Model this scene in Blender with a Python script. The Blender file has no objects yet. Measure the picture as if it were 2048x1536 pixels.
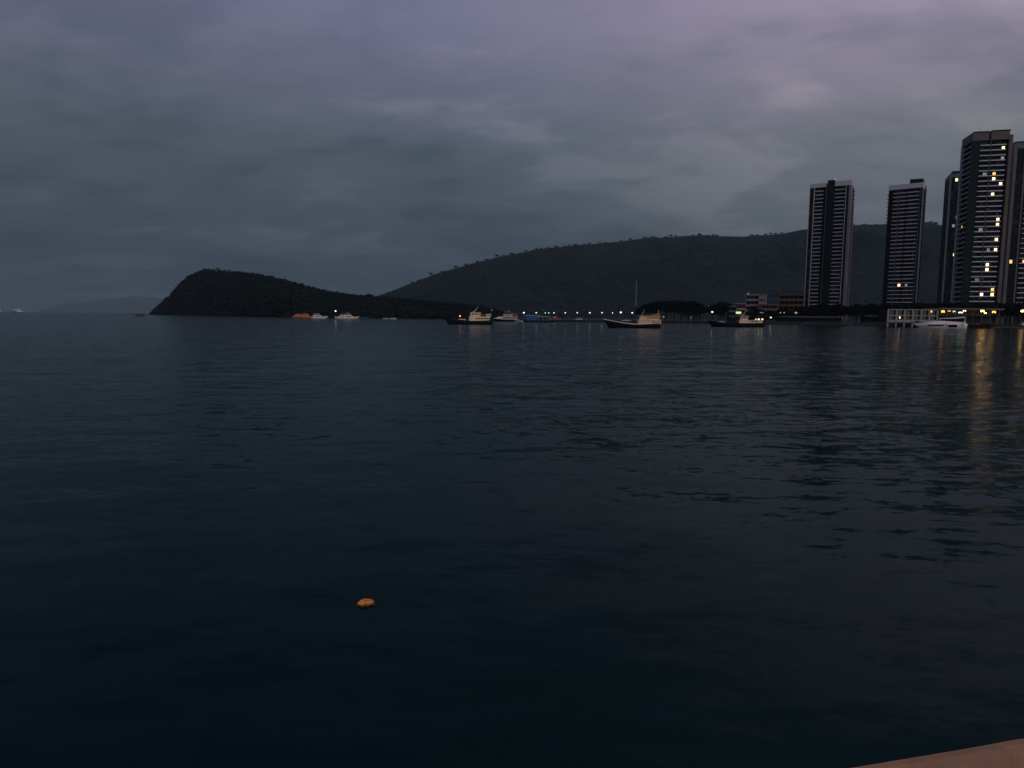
import bpy, math, random
import numpy as np
from mathutils import Vector, Matrix, noise as mnoise

R = math.radians
random.seed(7)
rng = np.random.default_rng(11)
SC = bpy.context.scene
COL = SC.collection

# ------------------------------------------------------------------ camera
W_PX, H_PX, F_PX = 2048.0, 1536.0, 1380.0
CAM_Z, PITCH, ROLL = 4.5, R(5.63), R(0.5)
cam_d = bpy.data.cameras.new('camera')
cam_d.sensor_width = 36.0
cam_d.lens = 36.0 * F_PX / W_PX
cam_d.clip_start = 0.1
cam_d.clip_end = 60000.0
cam = bpy.data.objects.new('camera', cam_d)
CAM_R = Matrix.Rotation(math.pi / 2 - PITCH, 3, 'X') @ Matrix.Rotation(ROLL, 3, 'Z')
cam.matrix_world = Matrix.Translation((0, 0, CAM_Z)) @ CAM_R.to_4x4()
COL.objects.link(cam)
SC.camera = cam

# ------------------------------------------------------------------ sky and sun
SUN_AZ = Vector((0.62, -0.78))          # where the last light comes from: behind, to the right
SUN_EL = R(7.0)
world = bpy.data.worlds.new('World')
SC.world = world
world.use_nodes = True
nt = world.node_tree
nt.nodes.clear()


def N(t, typ, **kw):
    n = t.nodes.new(typ)
    for k, v in kw.items():
        setattr(n, k, v)
    return n


def mth(t, op, a, b=None, clamp=False):
    n = t.nodes.new('ShaderNodeMath')
    n.operation = op
    n.use_clamp = clamp
    for i, v in enumerate((a, b)):
        if v is None:
            continue
        if isinstance(v, (int, float)):
            n.inputs[i].default_value = v
        else:
            t.links.new(v, n.inputs[i])
    return n.outputs[0]


def vmth(t, op, a, b=None):
    n = t.nodes.new('ShaderNodeVectorMath')
    n.operation = op
    for i, v in enumerate((a, b)):
        if v is None:
            continue
        if isinstance(v, (tuple, list)):
            n.inputs[i].default_value = v
        elif isinstance(v, (int, float)):
            n.inputs['Scale'].default_value = v
        else:
            t.links.new(v, n.inputs['Scale'] if op == 'SCALE' and i == 1 else n.inputs[i])
    return n


def ramp(t, fac, stops, interp='LINEAR'):
    n = t.nodes.new('ShaderNodeValToRGB')
    n.color_ramp.interpolation = interp
    e = n.color_ramp.elements
    while len(e) < len(stops):
        e.new(0.5)
    for el, (p, c) in zip(e, stops):
        el.position = p
        el.color = (c[0], c[1], c[2], 1.0) if isinstance(c, (tuple, list)) else (c, c, c, 1.0)
    t.links.new(fac, n.inputs[0])
    return n.outputs[0]


SKY_GAIN = 1.0
tc = N(nt, 'ShaderNodeTexCoord')
nrm = vmth(nt, 'NORMALIZE', tc.outputs['Generated'])
sep = N(nt, 'ShaderNodeSeparateXYZ')
nt.links.new(nrm.outputs[0], sep.inputs[0])
dx, dy, dz = sep.outputs
up = mth(nt, 'MAXIMUM', dz, 0.0)
# overcast deck: colour by height above the horizon
deck = ramp(nt, up, [(0.0, (0.022, 0.034, 0.048)), (0.07, (0.044, 0.064, 0.089)), (0.22, (0.080, 0.103, 0.138)),
                     (0.38, (0.175, 0.174, 0.275)), (1.0, (0.150, 0.165, 0.255))])
# cloud layer seen in perspective: long soft bands
den = mth(nt, 'ADD', up, 0.24)
cxn = N(nt, 'ShaderNodeCombineXYZ')
nt.links.new(mth(nt, 'DIVIDE', dx, den), cxn.inputs[0])
nt.links.new(mth(nt, 'DIVIDE', dy, den), cxn.inputs[1])
rotn = N(nt, 'ShaderNodeMapping')
rotn.inputs['Rotation'].default_value = (0, 0, R(34))
rotn.inputs['Scale'].default_value = (1.0, 1.55, 1.0)
nt.links.new(cxn.outputs[0], rotn.inputs[0])


def sky_noise(scale, detail, rough, dist, off):
    mp = N(nt, 'ShaderNodeMapping')
    mp.inputs['Location'].default_value = off
    nt.links.new(rotn.outputs[0], mp.inputs[0])
    n = N(nt, 'ShaderNodeTexNoise')
    n.inputs['Scale'].default_value = scale
    n.inputs['Detail'].default_value = detail
    n.inputs['Roughness'].default_value = rough
    n.inputs['Distortion'].default_value = dist
    nt.links.new(mp.outputs[0], n.inputs['Vector'])
    return n.outputs['Fac']


CLOUD_OFF = (3.1, 0.4, 0.0)
n1 = sky_noise(0.9, 5.0, 0.5, 0.35, CLOUD_OFF)
n2 = sky_noise(2.7, 7.0, 0.56, 0.3, (CLOUD_OFF[0] + 4.6, CLOUD_OFF[1] + 1.6, 1.3))
cl = mth(nt, 'ADD', mth(nt, 'MULTIPLY', n1, 0.50), mth(nt, 'MULTIPLY', n2, 0.50))
clr = ramp(nt, cl, [(0.37, (0.74, 0.79, 0.82)), (0.50, (0.99, 1.0, 1.0)), (0.63, (1.44, 1.33, 1.28))], 'EASE')
mulc = vmth(nt, 'MULTIPLY', deck, clr)
# brighter and pinker towards the sunset side
dot = mth(nt, 'ADD', mth(nt, 'MULTIPLY', dx, SUN_AZ.x), mth(nt, 'MULTIPLY', dy, SUN_AZ.y))
side = mth(nt, 'MULTIPLY', mth(nt, 'ADD', dot, 1.0), 0.5, clamp=True)
sidec = ramp(nt, side, [(0.0, (0.90, 0.91, 0.90)), (0.11, (0.98, 1.0, 1.0)), (0.32, (2.08, 1.74, 1.50)), (1.0, (1.85, 1.52, 1.30))])
skyc = vmth(nt, 'MULTIPLY', mulc.outputs[0], sidec)
nish = N(nt, 'ShaderNodeTexSky', sky_type='NISHITA')
nish.sun_disc = False
nish.sun_elevation = R(1.0)
nish.sun_rotation = math.atan2(SUN_AZ.x, SUN_AZ.y)
nish.air_density = 1.5
nish.dust_density = 3.0
nsc = vmth(nt, 'SCALE', nish.outputs[0], 0.008)
tot = vmth(nt, 'ADD', vmth(nt, 'SCALE', skyc.outputs[0], SKY_GAIN).outputs[0], nsc.outputs[0])
bg = N(nt, 'ShaderNodeBackground')
bg.inputs['Strength'].default_value = 1.0
nt.links.new(tot.outputs[0], bg.inputs['Color'])
wout = N(nt, 'ShaderNodeOutputWorld')
nt.links.new(bg.outputs[0], wout.inputs['Surface'])

sun_d = bpy.data.lights.new('sun', 'SUN')
sun_d.energy = 0.70
sun_d.angle = R(25)
sun_d.color = (1.0, 0.92, 0.86)
sun = bpy.data.objects.new('sun', sun_d)
sd = Vector((SUN_AZ.x * math.cos(SUN_EL), SUN_AZ.y * math.cos(SUN_EL), math.sin(SUN_EL)))
sun.rotation_euler = (-sd).to_track_quat('-Z', 'Y').to_euler()
sun.location = (20, -30, 60)
COL.objects.link(sun)

vs = SC.view_settings
vs.view_transform = 'Standard'
vs.look = 'None'
vs.exposure = 0.0
vs.gamma = 1.0
vs.use_curve_mapping = False
SC.display_settings.display_device = 'sRGB'
SC.cycles.use_denoising = True
SC.cycles.max_bounces = 4
SC.cycles.volume_bounces = 0
SC.cycles.sample_clamp_indirect = 12.0
SC.cycles.use_adaptive_sampling = True
SC.cycles.adaptive_threshold = 0.02


# ------------------------------------------------------------------ camera model -> real positions
def project(p):
    c = CAM_R.transposed() @ (Vector(p) - Vector((0, 0, CAM_Z)))
    return 1024 + F_PX * c.x / -c.z, 768 - F_PX * c.y / -c.z


def ray(px, py):
    return CAM_R @ Vector(((px - 1024) / F_PX, -(py - 768) / F_PX, -1.0))


def pt(px, py, Y):
    d = ray(px, py)
    return Vector((0, 0, CAM_Z)) + d * (Y / d.y)


def on_z(px, py, z):
    d = ray(px, py)
    return Vector((0, 0, CAM_Z)) + d * ((z - CAM_Z) / d.z)


def at(px, Y, z):
    lo, hi = -3.0 * Y - 10, 3.0 * Y + 10
    for _ in range(50):
        m = (lo + hi) / 2
        if project((m, Y, z))[0] < px:
            lo = m
        else:
            hi = m
    return Vector((lo, Y, z))


# ------------------------------------------------------------------ materials
MATS = {}


def mat(name, col, rough=0.7, var=0.25, scale=3.0, metal=0.0, spec=0.4, bump=0.0):
    if name in MATS:
        return MATS[name]
    m = bpy.data.materials.new(name)
    m.use_nodes = True
    t = m.node_tree
    b = t.nodes['Principled BSDF']
    tcn = N(t, 'ShaderNodeTexCoord')
    n = N(t, 'ShaderNodeTexNoise')
    n.inputs['Scale'].default_value = scale
    n.inputs['Detail'].default_value = 6.0
    n.inputs['Roughness'].default_value = 0.6
    t.links.new(tcn.outputs['Object'], n.inputs['Vector'])
    lo = tuple(c * (1 - var) for c in col)
    hi = tuple(min(1, c * (1 + var)) for c in col)
    c = ramp(t, n.outputs['Fac'], [(0.3, lo), (0.7, hi)])
    t.links.new(c, b.inputs['Base Color'])
    b.inputs['Roughness'].default_value = rough
    b.inputs['Metallic'].default_value = metal
    b.inputs['Specular IOR Level'].default_value = spec
    if bump:
        bn = N(t, 'ShaderNodeBump')
        bn.inputs['Strength'].default_value = bump
        bn.inputs['Distance'].default_value = 0.02
        t.links.new(n.outputs['Fac'], bn.inputs['Height'])
        t.links.new(bn.outputs[0], b.inputs['Normal'])
    MATS[name] = m
    return m


def emat(name, col, strength, scale=1.3):
    if name in MATS:
        return MATS[name]
    m = bpy.data.materials.new(name)
    m.use_nodes = True
    t = m.node_tree
    b = t.nodes['Principled BSDF']
    b.inputs['Base Color'].default_value = (*[min(1, c) for c in col], 1)
    tcn = N(t, 'ShaderNodeTexCoord')
    n = N(t, 'ShaderNodeTexNoise')
    n.inputs['Scale'].default_value = scale
    t.links.new(tcn.outputs['Object'], n.inputs['Vector'])
    oi = N(t, 'ShaderNodeObjectInfo')
    vr = mth(t, 'ADD', mth(t, 'MULTIPLY', oi.outputs['Random'], 0.9), 0.55)
    s = mth(t, 'MULTIPLY', mth(t, 'MULTIPLY', n.outputs['Fac'], 2.0 * strength), vr)
    hue = N(t, 'ShaderNodeMix', data_type='RGBA')
    t.links.new(oi.outputs['Random'], hue.inputs[0])
    hue.inputs[6].default_value = (*col, 1)
    hue.inputs[7].default_value = (col[0], col[1] * 0.80, col[2] * 0.55, 1) if col[0] > col[2] * 1.4 else (*col, 1)
    t.links.new(hue.outputs[2], b.inputs['Emission Color'])
    t.links.new(s, b.inputs['Emission Strength'])
    if strength < 1.0:
        m.cycles.emission_sampling = 'NONE'
    MATS[name] = m
    return m


RIPPLES = ((0.7, 3.0, 0.10, 0.24, 12, 0.34, False), (3.2, 3.0, 0.24, 0.60, -10, 0.32, True), (9.0, 2.0, 0.30, 0.58, 14, 0.40, True))


def water_mat():
    m = bpy.data.materials.new('sea_water')
    m.use_nodes = True
    t = m.node_tree
    b = t.nodes['Principled BSDF']
    b.inputs['Base Color'].default_value = (0.0010, 0.0165, 0.0180, 1)
    b.inputs['Roughness'].default_value = 0.11
    b.inputs['IOR'].default_value = 1.333
    b.inputs['Specular IOR Level'].default_value = 0.042
    b.inputs['Specular Tint'].default_value = (0.40, 0.90, 1.0, 1)
    g = N(t, 'ShaderNodeNewGeometry')
    # wind patches: ripples stronger in some stretches than in others
    pn = N(t, 'ShaderNodeTexNoise')
    pn.inputs['Scale'].default_value = 0.03
    pn.inputs['Detail'].default_value = 4.0
    t.links.new(g.outputs['Position'], pn.inputs['Vector'])
    patch = ramp(t, pn.outputs['Fac'], [(0.34, 0.45), (0.64, 1.0)])
    # water lies calmer in the lee of the sea wall, livelier out in the bay
    sy = N(t, 'ShaderNodeSeparateXYZ')
    t.links.new(g.outputs['Position'], sy.inputs[0])
    lee = ramp(t, mth(t, 'MULTIPLY', sy.outputs[1], 0.004), [(0.03, 0.40), (0.13, 1.0), (0.95, 1.9)])
    patch = mth(t, 'MULTIPLY', patch, lee)
    # ripples as surface slopes at three sizes, crests lying mostly across the view
    tot_ = None
    for sc, det, ax, ay, rz, sx, useP in RIPPLES:
        mp = N(t, 'ShaderNodeMapping')
        mp.inputs['Rotation'].default_value = (0, 0, R(rz))
        mp.inputs['Scale'].default_value = (sx, 1.0, 1.0)
        t.links.new(g.outputs['Position'], mp.inputs[0])
        n = N(t, 'ShaderNodeTexNoise')
        n.inputs['Scale'].default_value = sc
        n.inputs['Detail'].default_value = det
        n.inputs['Roughness'].default_value = 0.5
        n.inputs['Distortion'].default_value = 0.35
        t.links.new(mp.outputs[0], n.inputs['Vector'])
        v = vmth(t, 'SUBTRACT', n.outputs['Color'], (0.5, 0.5, 0.5))
        v = vmth(t, 'MULTIPLY', v.outputs[0], (ax, ay, 0.0))
        if useP:
            v = vmth(t, 'SCALE', v.outputs[0], patch)
        tot_ = v if tot_ is None else vmth(t, 'ADD', tot_.outputs[0], v.outputs[0])
    nn = vmth(t, 'NORMALIZE', vmth(t, 'ADD', g.outputs['Normal'], tot_.outputs[0]).outputs[0])
    t.links.new(nn.outputs[0], b.inputs['Normal'])
    return m


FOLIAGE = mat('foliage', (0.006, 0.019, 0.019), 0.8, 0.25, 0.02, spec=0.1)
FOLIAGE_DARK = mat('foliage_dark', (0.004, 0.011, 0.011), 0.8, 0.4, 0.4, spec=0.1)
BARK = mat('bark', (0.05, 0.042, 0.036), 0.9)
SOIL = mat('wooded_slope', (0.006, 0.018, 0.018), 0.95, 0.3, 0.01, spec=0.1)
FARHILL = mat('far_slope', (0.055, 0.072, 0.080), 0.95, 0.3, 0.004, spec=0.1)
SHORE = mat('shore_soil', (0.03, 0.031, 0.03), 0.95, 0.4, 0.05, spec=0.1)
ROCK = mat('shore_rock', (0.045, 0.045, 0.045), 0.95, 0.4, 0.3, spec=0.2)
WHITEP = mat('white_render', (0.40, 0.43, 0.48), 0.75, 0.10, 0.4)
PINKP = mat('pinkish_render', (0.215, 0.2, 0.225), 0.8, 0.15, 0.3)
BROWNP = mat('brown_render', (0.1, 0.082, 0.075), 0.8, 0.15, 0.3)
COOLG = mat('cool_grey_render', (0.20, 0.225, 0.265), 0.8, 0.15, 0.3)
GREYP = mat('grey_render', (0.1, 0.112, 0.132), 0.8, 0.2, 0.3)
DARKW = mat('dark_render', (0.006, 0.009, 0.012), 0.7, 0.25, 0.3, spec=0.08)
GREENW = mat('dark_green_cladding', (0.006, 0.015, 0.017), 0.5, 0.3, 0.3, spec=0.1)
GLASS = mat('dark_window_glass', (0.006, 0.009, 0.012), 0.08, 0.2, 0.5, spec=0.06)
FRAME = mat('window_frame_metal', (0.014, 0.017, 0.02), 0.5)
CONC = mat('concrete', (0.16, 0.155, 0.15), 0.9, 0.35, 0.6, bump=0.2)
QUAY = mat('dark_quay_stone', (0.032, 0.033, 0.034), 0.9, 0.4, 0.4)
HULLD = mat('dark_hull_paint', (0.005, 0.008, 0.012), 0.6, 0.4, 0.6, spec=0.12)
HULLR = mat('worn_red_hull', (0.05, 0.02, 0.016), 0.6, 0.4, 0.8)
CREAM = mat('cream_boat_paint', (0.72, 0.58, 0.38), 0.6, 0.14, 0.8)
OCHRE = mat('ochre_boat_paint', (0.70, 0.48, 0.27), 0.6, 0.16, 0.8)
PALEW = mat('pale_boat_paint', (0.62, 0.61, 0.58), 0.5, 0.15, 0.8)
GELC = mat('white_gelcoat', (0.80, 0.74, 0.72), 0.25, 0.06, 0.6)
LILAC = mat('lilac_white_gelcoat', (0.62, 0.52, 0.60), 0.3, 0.1, 0.6)
PEACH = mat('peach_gelcoat', (0.66, 0.46, 0.36), 0.35, 0.15, 0.6)
TEAK = mat('brown_deck', (0.12, 0.07, 0.045), 0.7)
STEEL = mat('galvanised_steel', (0.30, 0.31, 0.32), 0.45, 0.2, 2.0, metal=0.6)
IRON = mat('dark_iron', (0.03, 0.03, 0.032), 0.5)
BLUET = mat('blue_tarpaulin', (0.015, 0.09, 0.22), 0.55, 0.3, 0.5)
ORANGT = mat('orange_tarpaulin', (0.34, 0.115, 0.03), 0.7, 0.35, 0.5)
REDB = mat('red_boat_paint', (0.36, 0.13, 0.10), 0.6, 0.3, 0.6)
NAVY = mat('navy_cover', (0.02, 0.03, 0.045), 0.7)
LAMPW = emat('white_lamp_glow', (0.80, 0.95, 1.0), 1.6)
LAMPY = emat('amber_lamp_glow', (1.0, 0.60, 0.16), 11.0)
LAMPR = emat('red_orange_lamp_glow', (1.0, 0.28, 0.08), 2.0)
LIT_W = emat('lit_window_warm_white', (1.0, 0.80, 0.50), 2.6)
LIT_Y = emat('lit_window_amber', (1.0, 0.58, 0.16), 1.8)
LIT_D = emat('lit_window_dim', (0.62, 0.66, 0.60), 0.22)
LIT_G = emat('lit_window_green', (0.42, 0.62, 0.52), 0.28)
SIGNG = emat('lit_green_sign', (0.62, 0.95, 0.40), 1.2)
PANEW = emat('lit_pale_panel', (0.72, 0.95, 0.72), 1.5)


# ------------------------------------------------------------------ mesh helpers
class MB:
    def __init__(self):
        self.v, self.f, self.mi = [], [], []

    def add(self, vs, fs, mi=0):
        o = len(self.v)
        self.v.extend([tuple(p) for p in vs])
        self.f.extend([tuple(i + o for i in f) for f in fs])
        self.mi.extend([mi] * len(fs))
        return self

    def box(self, a, b, mi=0, taper=0.0):
        x0, y0, z0 = a
        x1, y1, z1 = b
        t = taper
        vs = [(x0, y0, z0), (x1, y0, z0), (x1, y1, z0), (x0, y1, z0),
              (x0 + t, y0 + t, z1), (x1 - t, y0 + t, z1), (x1 - t, y1 - t, z1), (x0 + t, y1 - t, z1)]
        fs = [(3, 2, 1, 0), (4, 5, 6, 7), (0, 1, 5, 4), (1, 2, 6, 5), (2, 3, 7, 6), (3, 0, 4, 7)]
        return self.add(vs, fs, mi)

    def prism(self, prof, y0, y1, mi=0):
        """a profile in x,z extruded along y"""
        n = len(prof)
        vs = [(x, y0, z) for x, z in prof] + [(x, y1, z) for x, z in prof]
        fs = [(i, (i + 1) % n, (i + 1) % n + n, i + n) for i in range(n)]
        fs += [tuple(range(n))[::-1], tuple(range(n, 2 * n))]
        return self.add(vs, fs, mi)

    def slab(self, poly, z0, z1, mi=0):
        n = len(poly)
        vs = [(x, y, z0) for x, y in poly] + [(x, y, z1) for x, y in poly]
        fs = [(i, (i + 1) % n, (i + 1) % n + n, i + n) for i in range(n)]
        fs += [tuple(range(n))[::-1], tuple(range(n, 2 * n))]
        return self.add(vs, fs, mi)

    def tube(self, pts, rads, n=6, mi=0):
        pts = [Vector(p) for p in pts]
        rings = []
        for i, p in enumerate(pts):
            d = (pts[min(i + 1, len(pts) - 1)] - pts[max(i - 1, 0)]).normalized()
            a = d.orthogonal().normalized()
            b = d.cross(a)
            r = rads[i] if isinstance(rads, (list, tuple)) else rads
            rings.append([p + (a * math.cos(k * 2 * math.pi / n) + b * math.sin(k * 2 * math.pi / n)) * r for k in range(n)])
        vs = [q for rr in rings for q in rr]
        fs = []
        for i in range(len(pts) - 1):
            for k in range(n):
                fs.append((i * n + k, i * n + (k + 1) % n, (i + 1) * n + (k + 1) % n, (i + 1) * n + k))
        fs += [tuple(range(n))[::-1], tuple(range((len(pts) - 1) * n, len(pts) * n))]
        return self.add(vs, fs, mi)

    def ball(self, c, r, mi=0, nu=10, nv=6):
        c = Vector(c)
        if not isinstance(r, (tuple, list)):
            r = (r, r, r)
        vs, fs = [], []
        for j in range(nv + 1):
            th = math.pi * j / nv
            for k in range(nu):
                ph = 2 * math.pi * k / nu
                vs.append((c.x + r[0] * math.sin(th) * math.cos(ph), c.y + r[1] * math.sin(th) * math.sin(ph), c.z + r[2] * math.cos(th)))
        for j in range(nv):
            for k in range(nu):
                fs.append((j * nu + k, (j + 1) * nu + k, (j + 1) * nu + (k + 1) % nu, j * nu + (k + 1) % nu))
        return self.add(vs, fs, mi)

    def mesh(self, name, mats, smooth=False):
        me = bpy.data.meshes.new(name)
        me.from_pydata(self.v, [], self.f)
        for m in (mats if isinstance(mats, (list, tuple)) else [mats]):
            me.materials.append(m)
        if any(self.mi):
            me.polygons.foreach_set('material_index', self.mi)
        if smooth:
            me.polygons.foreach_set('use_smooth', [True] * len(me.polygons))
        me.validate()
        me.update()
        return me

    def build(self, name, mats, parent=None, smooth=False, loc=None):
        return link(name, self.mesh(name, mats, smooth), parent, loc)


def link(name, me, parent=None, loc=None, rz=0.0):
    o = bpy.data.objects.new(name, me)
    COL.objects.link(o)
    if parent is not None:
        o.parent = parent
    if loc is not None:
        o.location = loc
    if rz:
        o.rotation_euler = (0, 0, rz)
    return o


def empty(name, loc, rz=0.0):
    o = bpy.data.objects.new(name, None)
    o.empty_display_size = 0.5
    COL.objects.link(o)
    o.location = loc
    o.rotation_euler = (0, 0, rz)
    return o


def tag(o, label=None, cat=None, group=None, kind=None):
    if label:
        o['label'] = label
    if cat:
        o['category'] = cat
    if group:
        o['group'] = group
    if kind:
        o['kind'] = kind
    return o


def np_mesh(name, verts, faces, mats, smooth=True):
    """fast mesh from numpy arrays; faces all of one size"""
    me = bpy.data.meshes.new(name)
    nv, nf, k = len(verts), len(faces), faces.shape[1]
    me.vertices.add(nv)
    me.vertices.foreach_set('co', np.ascontiguousarray(verts, dtype=np.float32).ravel())
    me.loops.add(nf * k)
    me.loops.foreach_set('vertex_index', np.ascontiguousarray(faces, dtype=np.int32).ravel())
    me.polygons.add(nf)
    me.polygons.foreach_set('loop_start', np.arange(0, nf * k, k, dtype=np.int32))
    if smooth:
        me.polygons.foreach_set('use_smooth', np.ones(nf, dtype=bool))
    me.materials.append(mats)
    me.update(calc_edges=True)
    return me


def grid_faces(nr, nc):
    i = np.arange(nr - 1)[:, None] * nc + np.arange(nc - 1)[None, :]
    return np.stack([i, i + 1, i + 1 + nc, i + nc], -1).reshape(-1, 4)


def copy_tree(o, parent=None):
    c = o.copy()
    COL.objects.link(c)
    c.parent = parent
    for ch in list(o.children):
        copy_tree(ch, c)
    return c


# ------------------------------------------------------------------ the sea
def build_sea():
    th = np.radians(np.concatenate([[-84, -74, -64, -56], np.linspace(-50, 50, 620), [56, 64, 74, 84]]))
    r = [1.25]
    while r[-1] < 29500:
        x = r[-1]
        r.append(x + (0.10 if x < 22 else max(0.10, x * 0.0046) if x < 420 else x * 0.07))
    r = np.array(r)
    rr, tt = np.meshgrid(r, th, indexing='ij')
    # rows run towards the viewer's left-right axis; keep everything in front of the sea wall
    X = rr * np.sin(tt)
    Y = np.maximum(rr * np.cos(tt), 0.9)
    cell = np.maximum(np.gradient(r)[:, None], rr * (th[6] - th[5]))
    Z = np.zeros_like(X)
    main = R(-72)      # travelling towards the viewer, a little to the left
    wr = np.random.default_rng(5)
    for k in range(54):
        lam = 0.55 * (12.0 / 0.55) ** (k / 53.0)
        ang = main + wr.normal(0, 0.42 if lam > 2 else 0.65)
        amp = 0.0018 * lam ** 0.85 * wr.uniform(0.5, 1.2)
        if lam > 5:
            amp *= 0.45
        kx, ky = 2 * math.pi / lam * math.cos(ang), 2 * math.pi / lam * math.sin(ang)
        fade = np.clip((lam / cell - 2.5) / 3.0, 0, 1)
        ph = kx * X + ky * Y + wr.uniform(0, 6.28)
        # slightly peaked crests
        Z += amp * fade * np.clip(0.45 + Y / 90.0, 0.45, 1.0) * (np.sin(ph) + 0.22 * np.cos(2 * ph))
    V = np.stack([X, Y, Z], -1).reshape(-1, 3)
    me = np_mesh('sea', V, grid_faces(len(r), len(th))[:, ::-1], water_mat())
    return tag(link('sea', me), kind='structure')


build_sea()


# ------------------------------------------------------------------ hills
def interp(tab, x):
    xs, ys = zip(*tab)
    return float(np.interp(x, xs, ys))


def hill_mesh(name, sil, front, crest, back, px0, px1, ncol, nrow, material, tree_h, pw=0.85, rough=0.12, seed=0.0, nsc_=0.006):
    """a hill built over real ground: crest heights follow the sky line, slopes fall to the shore in front and away behind"""
    pxs = np.linspace(px0, px1, ncol)
    V = np.zeros((nrow, ncol, 3))
    for j, px in enumerate(pxs):
        yf, yc, yb = interp(front, px), interp(crest, px), interp(back, px)
        zc = max(0.3, pt(px, interp(sil, px), yc).z - tree_h)
        for i in range(nrow):
            t = i / (nrow - 1)
            Y = yf + (yb - yf) * t
            if Y <= yc:
                s = (Y - yf) / (yc - yf)
                z = zc * s ** pw
            else:
                s = max(0.0, 1 - (Y - yc) / (yb - yc))
                z = zc * (s * s * (3 - 2 * s))
            X = at(px, Y, 10).x
            nz = mnoise.fractal(Vector((X * nsc_ + seed, Y * nsc_ * 0.6, seed)), 1.0, 2.0, 4)
            z *= 1 + rough * nz * min(1.0, 4 * s * (1 - s)) if Y <= yc else 1
            if i == 0:
                z = -2.5
            V[i, j] = (X, Y, z)
    me = np_mesh(name, V.reshape(-1, 3), grid_faces(nrow, ncol), material)
    return tag(link(name, me), kind='structure'), V


ICO_V = None


def ico():
    p = (1 + 5 ** 0.5) / 2
    v = np.array([(-1, p, 0), (1, p, 0), (-1, -p, 0), (1, -p, 0), (0, -1, p), (0, 1, p), (0, -1, -p), (0, 1, -p),
                  (p, 0, -1), (p, 0, 1), (-p, 0, -1), (-p, 0, 1)], float)
    v /= np.linalg.norm(v[0])
    f = np.array([(0, 11, 5), (0, 5, 1), (0, 1, 7), (0, 7, 10), (0, 10, 11), (1, 5, 9), (5, 11, 4), (11, 10, 2), (10, 7, 6), (7, 1, 8),
                  (3, 9, 4), (3, 4, 2), (3, 2, 6), (3, 6, 8), (3, 8, 9), (4, 9, 5), (2, 4, 11), (6, 2, 10), (8, 6, 7), (9, 8, 1)])
    return v, f


def woodland(name, V, count, r0, r1, material, label, leaves=26, tmax=1.0, lift=0.30, seed=1):
    g = np.random.default_rng(seed)
    nr, nc, _ = V.shape
    a = g.uniform(0, 1, count) * (nr - 2) * tmax
    b = g.uniform(0, 1, count) * (nc - 2)
    i, j = a.astype(int), b.astype(int)
    fi, fj = (a - i)[:, None], (b - j)[:, None]
    P = (V[i, j] * (1 - fi) + V[i + 1, j] * fi) * (1 - fj) + (V[i, j + 1] * (1 - fi) + V[i + 1, j + 1] * fi) * fj
    P = P[P[:, 2] > 1.0]
    n = len(P)
    rad = g.uniform(r0, r1, n)
    C = P.copy()
    C[:, 2] += rad * lift
    iv, fv = ico()
    jit = g.uniform(0.62, 1.12, (n, 12, 1))
    cores = C[:, None, :] + iv[None] * jit * rad[:, None, None] * np.array([0.92, 0.92, 0.8])
    F1 = (fv[None] + (np.arange(n) * 12)[:, None, None]).reshape(-1, 3)
    verts, faces = [cores.reshape(-1, 3)], [F1]
    if leaves:
        d = g.normal(0, 1, (n, leaves, 3))
        d /= np.linalg.norm(d, axis=2, keepdims=True)
        d[:, :, 2] = np.abs(d[:, :, 2]) * 1.05 - 0.15
        ctr = C[:, None, :] + d * rad[:, None, None] * g.uniform(0.8, 1.18, (n, leaves, 1))
        tri = ctr[:, :, None, :] + g.normal(0, 1, (n, leaves, 3, 3)) * rad[:, None, None, None] * 0.17
        off = n * 12
        verts.append(tri.reshape(-1, 3))
        faces.append(np.arange(n * leaves * 3).reshape(-1, 3) + off)
    me = np_mesh(name, np.concatenate(verts), np.concatenate(faces), material, smooth=True)
    return tag(link(name, me), label, 'woodland', kind='stuff')


SIL_HEAD = [(286, 629), (298, 628), (310, 617), (325, 603), (340, 590), (352, 577), (365, 563), (378, 551), (392, 545), (410, 537), (440, 538),
            (470, 541), (520, 547), (560, 556), (600, 568), (640, 578), (665, 582), (700, 588), (760, 592), (800, 596), (860, 602), (920, 607), (960, 612), (1000, 622), (1020, 629)]
HEAD_FRONT = [(286, 1690), (300, 1600), (370, 1330), (452, 1105), (520, 930), (600, 806), (870, 796), (930, 740), (1020, 690)]
HEAD_CREST = [(286, 1720), (300, 1700), (410, 1520), (600, 1120), (760, 1010), (1020, 900)]
HEAD_BACK = [(286, 1800), (300, 1900), (410, 1850), (600, 1500), (760, 1250), (1020, 1010)]
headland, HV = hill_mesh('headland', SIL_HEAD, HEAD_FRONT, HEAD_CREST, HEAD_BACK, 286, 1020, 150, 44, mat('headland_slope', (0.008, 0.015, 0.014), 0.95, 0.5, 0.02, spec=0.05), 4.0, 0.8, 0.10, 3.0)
woodland('headland_woodland', HV, 9000, 2.4, 4.6, FOLIAGE_DARK, 'dark dense woodland covering the round headland on the left', 14, 0.85, seed=2)

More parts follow.
